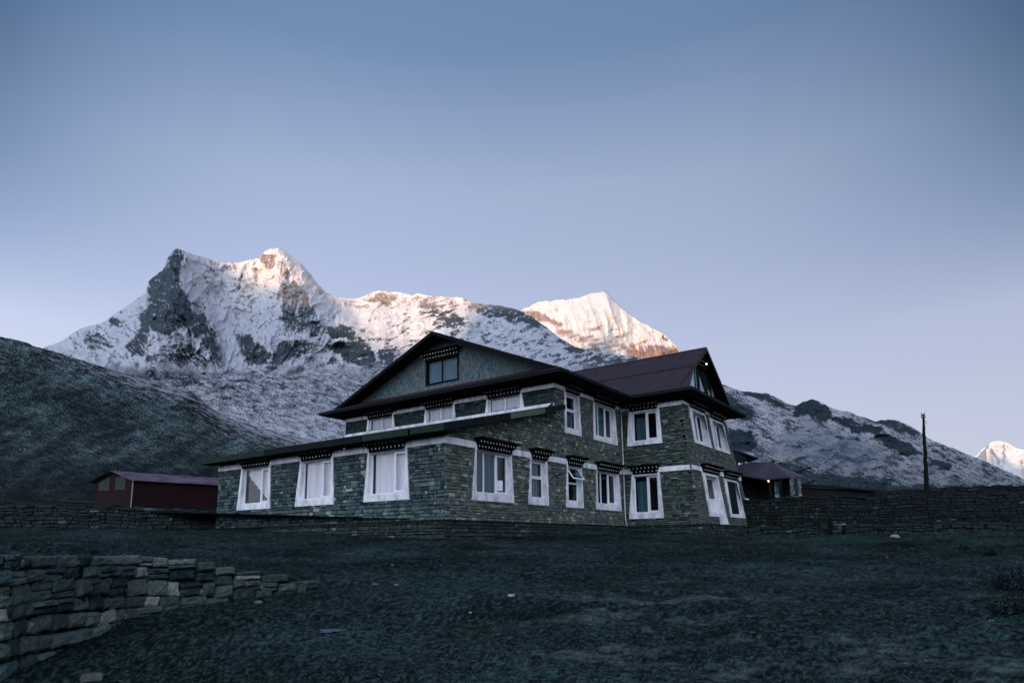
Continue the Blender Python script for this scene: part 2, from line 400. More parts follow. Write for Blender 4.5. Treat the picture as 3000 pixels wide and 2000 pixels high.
def window(fac, outer, op, depth, parent, lights, curtain, glass, white=None, sash=None, vbars=(), name='window', lint=None, opens=None, cm=None, sill_ext=None, n1=.055, panel=None, curtain_poly=None):
    """outer: [(s,z) BL, BR, TR, TL]; op: (s0,s1,z0,z1) opening; lights: list of (s0,s1,z0,z1,casement?)"""
    white = white or M['white']; sash = sash or M['sash']
    w = MB()
    s0, s1, z0, z1 = op
    BL, BR, TR, TL = outer
    ring_o = [BL, BR, TR, TL]; ring_i = [(s0, z0), (s1, z0), (s1, z1), (s0, z1)]
    vs = [fac.P(*p, n1) for p in ring_o]+[fac.P(*p, n1) for p in ring_i]+[fac.P(*p, -.03) for p in ring_o]+[fac.P(*p, -depth) for p in ring_i]
    fs = []
    for k in range(4):
        l = (k+1) % 4
        fs += [(k, l, 4+l, 4+k), (8+k, 8+l, l, k), (4+k, 4+l, 12+l, 12+k)]
    if fac.flip: fs = [f[::-1] for f in fs]
    w.add(vs, fs)
    if sill_ext: x_ = MB(); slab(x_, fac, sill_ext, -.03, n1-.002)
    wo = w.build(name, white, parent)
    if sill_ext: x_.build('door_jamb', white, wo)
    # sash frame
    f = MB(); g = MB(); t = .045; nb = -depth+.012
    def pq(m_, a, b, c, d, n): m_.add([fac.P(a, c, n), fac.P(b, c, n), fac.P(b, d, n), fac.P(a, d, n)], [(3, 2, 1, 0) if fac.flip else (0, 1, 2, 3)])
    def bar(a, b, c, d, n0=nb, n1_=nb+.05, m=f): sbox(m, fac, a, b, c, d, n0, n1_)
    bar(s0, s1, z0, z0+t); bar(s0, s1, z1-t, z1); bar(s0, s0+t, z0+t, z1-t); bar(s1-t, s1, z0+t, z1-t)
    for L_ in lights:
        a, b, c, d = L_[:4]; kind = L_[4] if len(L_) > 4 else 'fixed'
        if kind in ('case',):
            tt = .055
            bar(a, b, c, c+tt, nb+.02, nb+.075); bar(a, b, d-tt, d, nb+.02, nb+.075); bar(a, a+tt, c+tt, d-tt, nb+.02, nb+.075); bar(b-tt, b, c+tt, d-tt, nb+.02, nb+.075)
            pq(g, a+tt, b-tt, c+tt, d-tt, nb+.033)
        elif kind == 'fixed':
            pq(g, a, b, c, d, nb+.02)
    for (a, b, c, d) in vbars: bar(a, b, c, d, nb, nb+.055)
    if panel: bar(*panel, nb+.01, nb+.045)
    f.build('frame', sash, wo)
    if g.v: g.build('pane', glass, wo)
    if curtain:
        cb = MB()
        for (a, b, c, d) in curtain:
            nseg = max(6, int(abs(b-a)/.035)); ph = random.random()*6
            vs = []
            for i in range(nseg+1):
                q = i/nseg; s = a+(b-a)*q
                dn = -depth-.07-.022*math.sin(q*nseg*.9+ph)-.01*math.sin(q*nseg*.37+ph*2)
                zb = c(q) if callable(c) else c
                zt = d(q) if callable(d) else d
                vs += [fac.P(s, zb, dn), fac.P(s, zt, dn)]
            fs = [(2*i, 2*i+2, 2*i+3, 2*i+1) for i in range(nseg)]
            cb.add(vs, fs)
        cb.build('curtain', cm or M['curtainW'], wo, smooth=True)
    # dark interior box
    r = MB(); rs = [(s0-.15, z0-.1), (s1+.15, z0-.1), (s1+.15, z1+.1), (s0-.15, z1+.1)]
    vs = [fac.P(*p, -depth-.001) for p in rs]+[fac.P(*p, -depth-.9) for p in rs]
    r.add(vs, [(4, 5, 6, 7), (0, 1, 5, 4), (1, 2, 6, 5), (2, 3, 7, 6), (3, 0, 4, 7)])
    r.build('room', M['room'], wo)
    if lint: lintel(fac, *lint, parent=wo)
    if opens: opens(fac, wo)
    return wo

def hole_of(outer, extra=0):
    BL, BR, TR, TL = outer
    def f(z):
        zb = min(BL[1], BR[1]); zt = max(TL[1], TR[1])
        if z < zb or z > zt: return None
        q = (z-zb)/(zt-zb)
        a = BL[0]+(TL[0]-BL[0])*q; b = BR[0]+(TR[0]-BR[0])*q
        return (min(a, b)+.03, max(a, b)-.03)
    return f

# ================================================================== THE LODGE
lodge = empty('stone_lodge', (0, 0, 0), 'large two storey grey stone lodge with white framed windows and dark maroon metal roofs', 'lodge')
LA, LB = 13.23, 13.22

# ---- window tables.  every tuple: outer BL,BR,TR,TL
def trap(bl, br, tr, tl, zb, zt): return [(bl, zb), (br, zb), (tr, zt), (tl, zt)]
winA = [  # front of the low wing (s = distance from the near corner), right edge first in s order
    (trap(1.537, 3.795, 3.62, 1.68, .73, 2.50), (1.74, 3.56, .97, 2.46)),
    (trap(5.403, 7.697, 7.47, 5.52, .73, 2.50), (5.62, 7.40, .97, 2.46)),
    (trap(9.325, 11.645, 11.45, 9.41, .73, 2.50), (9.50, 11.38, .97, 2.46)),
]
winA2 = [
    (trap(1.50, 3.62, 3.52, 1.62, 5.03, 5.69), (1.72, 3.44, 5.031, 5.66)),
    (trap(5.36, 7.36, 7.28, 5.46, 5.03, 5.69), (5.54, 7.20, 5.031, 5.66)),
    (trap(9.34, 11.40, 11.32, 9.46, 5.03, 5.69), (9.54, 11.24, 5.031, 5.66)),
]
winB = [
    (trap(1.373, 3.844, 3.70, 1.58, .70, 2.50), (1.60, 3.66, .98, 2.46)),
    (trap(4.83, 6.266, 6.20, 5.01, .70, 2.50), (5.03, 6.10, .98, 2.46)),
    (trap(7.646, 9.122, 9.05, 7.78, .70, 2.50), (7.83, 8.94, .98, 2.46)),
    (trap(10.297, 12.827, 12.68, 10.42, .70, 2.50), (10.48, 12.58, .98, 2.46)),
]
winB2 = [
    (trap(7.67, 9.11, 8.97, 7.74, 3.87, 5.70), (7.84, 8.90, 4.12, 5.64)),
    (trap(10.27, 12.70, 12.50, 10.33, 3.88, 5.70), (10.45, 12.42, 4.12, 5.64)),
]
winC = [(trap(-2.14, -.31, -.47, -2.05, 3.87, 5.62), (-1.93, -.62, 4.08, 5.50)),
        (trap(-2.04, -.27, -.50, -1.92, .33, 2.50), (-1.84, -.55, .60, 2.38))]
winD = [(trap(14.21, 16.67, 16.19, 14.04, 3.88, 5.66), (14.46, 16.40, 4.05, 5.52)),
        (trap(17.17, 19.68, 19.08, 17.00, 3.88, 5.58), (17.42, 19.36, 4.05, 5.46)),
        (trap(14.79, 17.30, 16.86, 14.54, .40, 2.52), (14.98, 16.86, .58, 2.38)),
        (trap(18.03, 20.56, 20.02, 17.80, .44, 2.46), (18.24, 20.26, .62, 2.34))]

# ---- walls
def wallpart(fac, s0, s1, z0, z1, wins, mats, ztop=None, bands=(), name='wall', seed=1, btop=None, **k):
    mb = MB()
    holes = [hole_of(w[0]) for w in wins]
    for (zb0, zb1) in bands: holes.append(lambda z, a=zb0, b=zb1: (-99, 99) if a < z < b else None)
    backing(mb, fac, min(s0, s1), max(s0, s1), z0, btop or ztop or (lambda s: z1), [w[1] for w in wins])
    masonry(mb, fac, s0, s1, z0, z1, holes, ztop=ztop, seed=seed, **k)
    return mb.build(name, mats, lodge)
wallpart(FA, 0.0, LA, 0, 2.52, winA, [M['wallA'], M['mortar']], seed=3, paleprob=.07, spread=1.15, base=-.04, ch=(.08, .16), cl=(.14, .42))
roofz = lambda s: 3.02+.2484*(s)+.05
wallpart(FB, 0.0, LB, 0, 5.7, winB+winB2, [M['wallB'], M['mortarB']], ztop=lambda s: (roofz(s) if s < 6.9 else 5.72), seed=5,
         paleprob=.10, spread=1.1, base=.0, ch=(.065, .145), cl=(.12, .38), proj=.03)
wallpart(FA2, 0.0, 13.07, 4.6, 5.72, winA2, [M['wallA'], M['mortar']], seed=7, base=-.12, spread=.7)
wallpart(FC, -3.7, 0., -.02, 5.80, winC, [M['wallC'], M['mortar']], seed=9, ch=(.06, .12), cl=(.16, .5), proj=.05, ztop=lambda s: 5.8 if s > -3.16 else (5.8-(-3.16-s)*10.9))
# side of the wing (battered)
wd = MB()
def rend(z): return 21.85-.355*z if z > 0 else 21.85
backing(wd, FD, 13.22, 19.8, -.02, lambda s: 5.9, [w[1] for w in winD if w[1][1] < 19.8], n=-.03)
# slanting end piece
for z0_, z1_ in ((-.02, .62), (.62, 2.34), (2.34, 5.9)):
    a0 = 19.8 if not (z0_ == .62) else 20.26
    vs = [FD.P(a0, z0_, -.03), FD.P(rend(z0_), z0_, -.03), FD.P(max(a0, rend(z1_)), z1_, -.03), FD.P(a0, z1_, -.03)]
    wd.add(vs, [(0, 1, 2, 3)], 1)
masonry(wd, FD, 13.22, 21.85, -.02, 5.62, [hole_of(w[0]) for w in winD]+[lambda z: (rend(z), 99)], ch=(.06, .115), cl=(.12, .34), proj=.03, seed=13, base=.06, spread=.8)
masonry(wd, FE, -3.69, 2.0, -.02, 5.8, [lambda z: (-99, -3.69+.0915*z)], ch=(.07, .13), cl=(.2, .4), proj=.03, seed=15)
vs = [FE.P(-3.69, 0, -.02), FE.P(6, 0, -.02), FE.P(6, 6, -.02), FE.P(-3.15, 6, -.02)]
wd.add(vs, [(0, 1, 2, 3)], 1)
wd.build('wall', [M['wallB'], M['mortar']], lodge)
# far walls nobody sees from here, simple stone sheets so the house is whole
bk = MB()
bk.quad((0, 13.2, -.5), (0, 13.2, 2.9), (6.9, 13.2, 4.8), (6.9, 13.2, -.5), 1); bk.quad((6.9, 13.07, -.5), (6.9, 13.07, 6), (19.8, 13.07, 6), (19.8, 13.07, -.5), 1)
bk.quad((19.8, 13.07, -.5), (19.8, 13.07, 6), (19.8, 6, 6), (21.8, 6, -.5), 1)
bk.build('wall', [M['wallA'], M['mortar']], lodge)
# plinth: rough low wall the house stands on
pl = MB()
FPA = Facade(lambda s, z, n: (-.22-n, s, z), True); FPB = Facade(lambda s, z, n: (s, -.22-n, z), False)
FPC = Facade(lambda s, z, n: (13.02-n, s, z), True); FPD = Facade(lambda s, z, n: (s, -3.93-n, z), False)
kw = dict(ch=(.09, .16), cl=(.16, .42), proj=.05, gap=.014, base=-.02, paleprob=.05)
masonry(pl, FPA, -.22, 9.5, -.95, -.03, seed=21, **kw); masonry(pl, FPB, -.22, 13.02, -.95, -.03, seed=22, **kw)
masonry(pl, FPC, -3.93, -.22, -.95, -.03, seed=23, **kw); masonry(pl, FPD, 13.02, 22.2, -.95, -.03, seed=24, **kw)
for a, b in (((-.21, -.21, -1.2), (.05, 13.2, -.026)), ((.05, -.21, -1.2), (13.3, .02, -.0262)), ((13.03, -3.92, -1.2), (13.3, -.21, -.0258)), ((13.3, -3.92, -1.2), (22.1, -3.6, -.0256))):
    pl.box(a, b, 1)
# ledge stones
for fac, a, b in ((FPA, -.26, 10.5), (FPB, -.26, 13.0), (FPC, -3.97, -.3), (FPD, 13.0, 22.2)):
    s = a; rn = random.Random(int(a*100)+5)
    while s < b:
        e = min(b, s+rn.uniform(.4, .9))
        sbox(pl, fac, s+.006, e-.006, -.035+rn.uniform(-.006, 0), .004+rn.uniform(-.004, .008), -.23, .06+rn.uniform(0, .03), 2, (rn.uniform(0, .4), rn.random(), .5)); s = e
pl.build('plinth', [M['plinth'], M['mortar'], M['field']], lodge)

# ---- white bands between the windows
def band(fac, s0, s1, z0, z1, gaps, n=.05, name='white_band', e0=0, e1=0):
    mb = MB(); cur = s0
    for a, b in sorted(gaps)+[(s1, s1)]:
        if a-cur > .02: sbox(mb, fac, cur, a, z0, z1, -.03, n)
        cur = max(cur, b)
    return mb.build(name, M['white'], lodge)
g = lambda ws: [(min(w[0][2][0], w[0][3][0])+.01, max(w[0][2][0], w[0][3][0])-.01) for w in ws]
band(FA, -.0545, LA, 2.502, 2.73, [])
band(FB, -.0, LB-.05, 2.502, 2.732, [])
band(FA2, -.056, 13.07, 5.692, 5.87, [])
band(FA2, -.0, 13.07, 4.86, 5.029, [], n=.056)
band(FB, 6.86, LB-.05, 5.702, 5.868, [])
band(FC, -2.04, 0, 5.622, 5.80, []); band(FC, -3.19, -2.04, 5.60, 5.80, [])
band(FC, -3.50, -.05, 2.502, 2.735, [])
band(FD, 13.17, 19.85, 5.662, 5.80, [])
band(FD, 13.17, 20.95, 2.522, 2.737, [])

# ---- windows
def lights3(op, m1, m2, zz=.045, bw=.05):
    s0, s1, z0, z1 = op; a = s0+(s1-s0)*m1; b = s0+(s1-s0)*m2
    return ([(s0+zz, a-bw/2, z0+zz, z1-zz), (a+bw/2, b-bw/2, z0+zz, z1-zz), (b+bw/2, s1-zz, z0+zz, z1-zz, 'case')],
            [(a-bw/2, a+bw/2, z0+zz, z1-zz), (b-bw/2, b+bw/2, z0+zz, z1-zz)])
# front: one wide fixed pane (far side) and a narrow casement (near side)
curt = [
    [(1.80, 3.50, .95, 2.45)],
    [(5.66, 7.34, lambda q: .95+.0*q, 2.45)],
    [(9.55, 11.34, lambda q: 1.05+1.35*max(0, (q-.10))**1.1 if q > .10 else 1.05+(.10-q)*2.0, 2.45)],
]
for i, (o, op) in enumerate(winA):
    s0, s1, z0, z1 = op; m = s0+(s1-s0)*.36
    window(FA, o, op, .16, lodge, [(m+.03, s1-.05, z0+.05, z1-.05), (s0+.05, m-.03, z0+.05, z1-.05, 'case')], curt[i], M['frontglass'],
           vbars=[(m-.03, m+.03, z0+.045, z1-.045)], lint=(o[3][0]-.02 if False else min(o[2][0], o[3][0])+.06, max(o[2][0], o[3][0])-.06, 2.47, ), )
for i, (o, op) in enumerate(winA2):
    s0, s1, z0, z1 = op; m = (s0+s1)/2-.02
    window(FA2, o, op, .12, lodge, [(s0+.05, m-.03, z0+.05, z1-.05), (m+.03, s1-.05, z0+.05, z1-.05)], [(s0+.05, s1-.05, z0, z1)], M['frontglass'],
           vbars=[(m-.03, m+.03, z0+.045, z1-.045)], cm=M['curtainG'], lint=(min(o[2][0], o[3][0])+.04, max(o[2][0], o[3][0])-.02, 5.64))
def awning(fac, wo):
    a, b = 7.88, 8.88; zt, zb = 2.42, 1.78; mb = MB(); gl = MB()
    def pt(s, q, n): # q from top to bottom, swung outwards
        L = q*(zt-zb)
        return fac.P(s, zt-L*math.cos(rad(34))+n*math.sin(rad(34)), -.10+L*math.sin(rad(34))+n*math.cos(rad(34)))
    def bx(s0, s1, q0, q1, m=mb, t=.04): m.hexa([pt(s0, q1, 0), pt(s1, q1, 0), pt(s1, q0, 0), pt(s0, q0, 0), pt(s0, q1, t), pt(s1, q1, t), pt(s1, q0, t), pt(s0, q0, t)])
    bx(a, b, 0, .09); bx(a, b, .91, 1.0); bx(a, a+.06, .09, .91); bx(b-.06, b, .09, .91)
    bx(a+.06, b-.06, .09, .91, gl, .008)
    mb.build('open_sash', M['sash'], wo); gl.build('pane', M['darkglass'], wo)
for i, (o, op) in enumerate(winB+winB2):
    s0, s1, z0, z1 = op
    lz = 2.47 if i < 4 else 5.66
    lt = (min(o[2][0], o[3][0])+.03, max(o[2][0], o[3][0])+.0, lz)
    if i in (0, 3, 5):
        ls, vb = lights3(op, .31, .645)
        window(FB, o, op, .2, lodge, ls, [(s0+.03, s1-.4, z0, z1)] if i != 3 else [(s0+.05, s0+.5, z0, z1)], M['darkglass'], vbars=vb, cm=M['curtainB'], lint=lt)
    elif i == 2:
        window(FB, o, op, .2, lodge, [(s0+.05, s1-.05, z0+.05, 1.72)], [], M['darkglass'], vbars=[(s0+.045, s1-.045, 1.72, 1.79)], cm=M['curtainT'], lint=lt, opens=awning)
    else:
        zm = z0+(z1-z0)*.53
        window(FB, o, op, .2, lodge, [(s0+.05, s1-.05, z0+.05, zm-.03), (s0+.05, s1-.05, zm+.03, z1-.05, 'case')], [(s0+.05, s1-.05, z0, z1)] if i == 1 else [(s0+.35, s1-.1, z0, 5.0)], M['darkglass'],
               vbars=[(s0+.045, s1-.045, zm-.03, zm+.03)], cm=M['curtainB'] if i == 1 else M['curtainT'], lint=lt)
for i, (o, op) in enumerate(winC):
    s0, s1, z0, z1 = op; m = s0+(s1-s0)*.46
    window(FC, o, op, .16, lodge, [(m+.04, s1-.05, z0+.05, z1-.05), (s0+.05, m-.04, z0+.05, z1-.05, 'case')], [(m+.1, s1-.1, z0, z1-.25)], M['darkglass'],
           vbars=[(m-.045, m+.045, z0+.045, z1-.045)], cm=M['curtainT'], lint=(min(o[2][0], o[3][0])+.06, max(o[2][0], o[3][0])-.02, 2.45 if i else 5.56))
for i, (o, op) in enumerate(winD):
    s0, s1, z0, z1 = op
    if i == 2:
        m = s0+.55
        window(FD, o, op, .3, lodge, [(s0+.05, m-.03, z0+.05, z1-.05), (m+.03, s1-.05, 1.25, z1-.05, 'case')], [(s0+.1, m+.35, z0+.6, z1)], M['darkglass'], panel=(m+.03, s1-.05, z0+.05, 1.25),
               vbars=[(m-.03, m+.03, z0+.045, z1-.045)], lint=(14.6, 17.05, 2.50), sill_ext=[(16.20, .05), (17.41, .05), (17.30, .40), (16.20, .40)])
    else:
        ls, vb = lights3(op, .40, .62)
        window(FD, o, op, .3, lodge, ls, [(s0+.06, s1-.35, z0, z1)], M['darkglass'], vbars=vb, lint=(o[3][0]+.1, o[2][0]+.1, o[3][1]-.03 if i < 2 else 2.44))

# ---- lean-to roof over the low wing
lr = MB()
rz = lambda u: 3.195+.2484*u
for k in range(8):      # sheets laid side by side
    v0 = -.5+k*1.80; v1 = min(13.9, v0+1.80)
    lr.hexa([(-.62, v0, rz(-.62)-.05), (6.86, v0, rz(6.86)-.05), (6.86, v1, rz(6.86)-.05), (-.62, v1, rz(-.62)-.05),
             (-.62, v0, rz(-.62)), (6.86, v0, rz(6.86)), (6.86, v1, rz(6.86)), (-.62, v1, rz(-.62))])
lr.quad((-.6, -.48, 2.80), (0.03, -.48, 2.80), (.03, 13.9, 2.80), (-.6, 13.9, 2.80), 1)
lr.build('lean_to_roof', [M['redroof'], M['soffit']], lodge)
fs_ = MB()
bounds = [(-.5, 1.0, 0), (1.0, 3.31, 1), (3.31, 8.98, 0), (8.98, 11.4, 1), (11.4, 13.9, 2)]
def fb(v0, v1, mat, k): fs_.box((-.645-(.004 if mat else 0), v0+.012, rz(-.62)-.25), (-.621, v1-.012, rz(-.62)-.03+(k*.001)), mat)
for k, (a, b, m_) in enumerate([(-.5, .98, 1), (1.06, 3.28, 1), (3.30, 8.98, 0), (9.0, 11.35, 1), (11.5, 13.9, 1)]): fb(a, b, m_, k)
FV = Facade(lambda s, z, n: (s, -.5-n, z), False)
for (a, b, m_) in [(-.62, 3.0, 0), (3.03, 5.35, 2), (5.38, 6.95, 0)]:
    slab(fs_, FV, [(a, rz(a)-.25), (b, rz(b)-.25), (b, rz(b)-.03), (a, rz(a)-.03)], 0, .024+(.004 if m_ else 0), m_)
fs_.build('fascia', [M['fascia'], M['greenw'], M['paleg']], lodge)
vsf = MB(); vsf.quad((-.6, -.49, rz(-.6)-.24), (6.9, -.49, rz(6.9)-.24), (6.9, -.03, rz(6.9)-.24), (-.6, -.03, rz(-.6)-.24)); vsf.build('soffit', M['soffit'], lodge)

# ---- corrugated sheets helper
def corrugated(mb, A, B, Cc, D, pitch=.13, amp=.017, nrow=6, mat=0, lift=0.):
    """A,B along the eave; D,C along the ridge (D above A). waves run up the slope"""
    A, B, Cc, D = [np.array(q, float) for q in (A, B, Cc, D)]
    L = max(np.linalg.norm(B-A), np.linalg.norm(Cc-D)); n = int(L/pitch*6)
    nv = np.cross(B-A, D-A); nv /= np.linalg.norm(nv)
    if nv[2] < 0: nv = -nv
    base = len(mb.v)
    for j in range(nrow+1):
        t = j/nrow
        P0 = A+(D-A)*t; P1 = B+(Cc-B)*t
        for i in range(n+1):
            q = i/n; X = P0+(P1-P0)*q
            xl = q*L
            mb.v.append(tuple(X+nv*(amp*math.sin(xl/pitch*2*math.pi)+lift))); mb.c.append((.5, .5, .5))
    for j in range(nrow):
        for i in range(n):
            a = base+j*(n+1)+i; mb.f.append([a, a+1, a+n+2, a+n+1]); mb.m.append(mat)

# ---- main roof
Ez = 6.17; RU = 6.5; AP = (6.53, 9.34)
mr = MB()
def slab3(mb, pts, t, mat=0, under=None):
    """polygon slab with thickness t downwards"""
    k = len(pts); vs = list(pts)+[(p[0], p[1], p[2]-t) for p in pts]
    mb.add(vs, [tuple(range(k))]+[(i, k+i, k+(i+1) % k, (i+1) % k) for i in range(k)], mat)
    mb.add(vs[k:], [tuple(range(k))[::-1]], mat if under is None else under)
# south slope and north slope
slab3(mr, [(RU, -1.0, Ez), (20.6, -1.0, Ez), (20.6, AP[0], AP[1]), (RU, AP[0], AP[1])], .09, 0, 1)
slab3(mr, [(RU, AP[0], AP[1]), (20.6, AP[0], AP[1]), (20.6, 14.06, Ez), (RU, 14.06, Ez)], .09, 0, 1)
# skirt roof below the gable
slab3(mr, [(5.9, -1.0, Ez+.012), (6.49, -1.0, Ez+.012), (7.30, .95, 6.93), (5.9+1.4, 12.1, 6.93), (6.49, 14.06, Ez+.012), (5.9, 14.06, Ez+.012)][:0] or
      [(5.9, -1.0, Ez+.012), (7.32, .1, 6.76), (7.32, 12.96, 6.76), (5.9, 14.06, Ez+.012)], .06)
mr.build('main_roof', [M['redroof'], M['timber']], lodge)
bb = MB()
for v_e in (-1.0, 14.06):
    z0_, z1_ = Ez, AP[1]
    bb.hexa([(RU-.05, v_e, z0_-.16), (RU, v_e, z0_-.16), (RU, AP[0], z1_-.16), (RU-.05, AP[0], z1_-.16),
             (RU-.05, v_e, z0_+.03), (RU, v_e, z0_+.03), (RU, AP[0], z1_+.03), (RU-.05, AP[0], z1_+.03)] if v_e < 0 else
            [(RU-.05, AP[0]+.001, z1_-.16), (RU, AP[0]+.001, z1_-.16), (RU, v_e, z0_-.16), (RU-.05, v_e, z0_-.16),
             (RU-.05, AP[0]+.001, z1_+.03), (RU, AP[0]+.001, z1_+.03), (RU, v_e, z0_+.03), (RU-.05, v_e, z0_+.03)])
bb.build('bargeboard', M['timber'], lodge)
ms = MB()
ms.quad((5.93, -.98, 6.06), (5.93, 14.04, 6.06), (7.2, 14.04, 6.06), (7.2, -.98, 6.06)); ms.quad((7.2, -.98, 6.061), (7.2, .1, 6.061), (13.4, .1, 6.061), (13.4, -.98, 6.061))
ms.quad((7.2, 12.9, 6.061), (7.2, 14.04, 6.061), (19, 14.04, 6.061), (19, 12.9, 6.061))
# wall plate between band and soffit
ms.quad((6.87, -.03, 5.86), (6.87, 13.1, 5.86), (6.87, 13.1, 6.07), (6.87, -.03, 6.07)); ms.quad((6.87, -.03, 5.86), (13.2, -.03, 5.86), (13.2, -.03, 6.07), (6.87, -.03, 6.07))
ms.build('soffit', M['soffit'], lodge)
mf = MB()
mf.box((5.885, -1.0, 6.04), (5.925, 14.06, Ez+.0)); mf.box((5.926, -1.02, 6.04), (12.27, -.98, Ez-.002)); mf.box((5.87, -1.03, 6.13), (5.884, 14.06, Ez+.02), 1)
mf.box((5.93, 14.03, 6.04), (19.8, 14.06, Ez-.002))
mf.box((5.90, -1.045, 6.035), (12.23, -1.021, 6.075), 1)
mf.build('fascia', [M['fascia'], M['fascia']], lodge)
# gable wall with its window
gw = MB(); gu = 7.3
gop = (5.62, 7.58, 7.02, 8.18)
FG = Facade(lambda s, z, n: (gu-n, s, z), True)
gz = lambda v: 6.17+(9.34-6.17)*(1-abs(v-6.53)/7.53)-.10
bpts = [.6, gop[0], gop[1], 12.5]
for a, b, zb, z2 in ((.6, gop[0], 6.5, None), (gop[1], 12.5, 6.5, None)):
    seg = [a, b]
    slab(gw, FG, [(a, zb), (b, zb), (b, gz(b)), (a, gz(a))] if gz(a) > zb else [(a, zb), (b, zb), (b, gz(b))], -.1, 0)
slab(gw, FG, [(gop[0], 6.5), (gop[1], 6.5), (gop[1], gop[2]), (gop[0], gop[2])], -.1, 0)
slab(gw, FG, [(gop[0], gop[3]), (gop[1], gop[3]), (gop[1], gz(gop[1])), (6.53, gz(6.53)), (gop[0], gz(gop[0]))], -.1, 0)
gw.build('gable_wall', M['gable'], lodge)
s0, s1, z0, z1 = gop; m = (s0+s1)/2+.02
window(FG, [(s0-.09, z0-.05), (s1+.09, z0-.05), (s1+.09, z1+.02), (s0-.09, z1+.02)], gop, .08, lodge, [(s0+.05, m-.025, z0+.05, z1-.05), (m+.025, s1-.05, z0+.05, z1-.05)],
       [(s0+.04, s1-.04, z0, z1)], M['gableglass'], white=M['timber'], sash=M['timber'], cm=M['gableback'], vbars=[(m-.025, m+.025, z0+.045, z1-.045)], lint=(s0-.1, s1+.12, z1+.02), n1=.04)

# ---- wing roof
wr = MB()
RX, RZ, EL, ER, VR = 16.6, 9.12, 12.22, 20.8, -3.4
# wing slope
sl = (RZ-6.16)/(RX-EL)
zl = lambda u: 6.16+sl*(u-EL)
um = 14.55
corrugated(wr, (EL, -3.98, 6.17), (EL, 7, 6.17), (um+.15, 7, zl(um+.15)), (um+.15, -3.42, zl(um+.15)), nrow=2)
corrugated(wr, (um, -3.44, zl(um)+.01), (um, 7, zl(um)+.01), (RX, 7, RZ+.01), (RX, VR, RZ+.01), nrow=2, lift=.018)
slr = (RZ-6.16)/(ER-RX)
slab3(wr, [(RX, VR, RZ-.01), (ER, VR, 6.16), (ER, 7, 6.16), (RX, 7, RZ-.01)], .05, 0, 1)
slab3(wr, [(EL+.02, -3.42, 6.12), (RX, VR, RZ-.04), (RX, 7, RZ-.04), (EL+.02, 7, 6.12)], .05, 0, 1)
wr.tube([(RX, VR-.02, RZ+.015), (RX, 7, RZ+.015)], .07, 8)
# skirt on the gable end
slab3(wr, [(EL, -4.05, 6.172), (ER, -4.05, 6.172), (ER-.9, -2.92, 6.80), (EL+1.2, -2.92, 6.80)], .05)
wr.build('wing_roof', [M['roof'], M['timber']], lodge)
wb = MB()
def rake(a, b, mb, y0=VR-.05, y1=VR, dn=.17, up=.03):
    mb.hexa([(a[0], y0, a[1]-dn), (b[0], y0, b[1]-dn), (b[0], y1, b[1]-dn), (a[0], y1, a[1]-dn), (a[0], y0, a[1]+up), (b[0], y0, b[1]+up), (b[0], y1, b[1]+up), (a[0], y1, a[1]+up)])
rake((EL+.25, zl(EL+.25)), (RX, RZ), wb); rake((RX+.001, RZ), (ER, 6.18), wb)
wb.build('bargeboard', M['redroof'], lodge)
wf = MB()
wf.box((12.20, -4.07, 6.03), (12.235, -1.03, 6.155)); wf.box((12.236, -4.09, 6.03), (20.82, -4.055, 6.165)); wf.box((20.785, -4.05, 6.03), (20.82, 7, 6.16))
wf.build('fascia', [M['fascia']], lodge)
ws = MB()
ws.quad((12.24, -4.05, 6.045), (12.24, -.9, 6.045), (13.4, -.9, 6.045), (13.4, -4.05, 6.045)); ws.quad((13.4, -4.05, 6.046), (13.4, -2.9, 6.046), (20.78, -2.9, 6.046), (20.78, -4.05, 6.046))
ws.quad((13.17, -3.2, 5.79), (13.17, 0, 5.79), (13.17, 0, 6.05), (13.17, -3.2, 6.05)); ws.quad((13.17, -3.19, 5.79), (19.9, -3.19, 5.79), (19.9, -3.17, 6.05), (13.17, -3.17, 6.05))
ws.quad((19.7, -2.9, 6.045), (19.7, 7, 6.045), (20.78, 7, 6.045), (20.78, -2.9, 6.045))
ws.build('soffit', M['soffit'], lodge)
# glazed gable of the wing
FW = Facade(lambda s, z, n: (s, -2.92-n, z), False)
zz_ = lambda u: (zl(u) if u < RX else RZ-slr*(u-RX))-.12
gg = MB(); slab(gg, FW, [(13.0, 6.6), (20.2, 6.6), (RX, RZ-.12)], -.1, -.06); gg.build('gable_wall', M['timber'], lodge)
sky_pane = mat_plain('painted_sky_pane', (.30, .38, .47), .25, .6, 2, .25, .02, 10)  # sky reflection painted into the colour of the gable panes
cols = [(13.75, 14.95), (15.02, 16.05), (16.12, 16.32), (16.85, 17.42), (17.95, 18.42), (18.75, 19.0)]
for k, (a, b) in enumerate(cols):
    zt0 = min(zz_(a), 8.15)-.06; zt1 = min(zz_(b), 8.15)-.06
    if k == 3: zt0, zt1 = 7.75, 7.1
    if k == 4: zt0, zt1 = 7.4, 7.1
    gp = MB(); slab(gp, FW, [(a, 6.84), (b, 6.84), (b, max(6.9, zt1)), (a, max(6.9, zt0))], -.055, -.04); gp.build('gable_pane', sky_pane, lodge)
for a in (13.7, 14.98, 16.08, 16.36, 16.62, 17.5, 17.9, 18.5):
    gf = MB(); sbox(gf, FW, a-.035, a+.035, 6.82, zz_(a)-.05, -.05, .0); gf.build('gable_mullion', M['greenw'], lodge)
lintel(FW, 15.9, 17.6, 8.2, lodge, rows=2, step=.16, dot='ochre')
lp = MB()
c0 = np.array((16.62, -3.36, 8.30))
vs = []; fs = []
for j in range(5):
    for i in range(8):
        ph = math.pi*(j+.5)/5; th = 2*math.pi*i/8
        vs.append(c0+.038*np.array((math.sin(ph)*math.cos(th), math.sin(ph)*math.sin(th), math.cos(ph))))
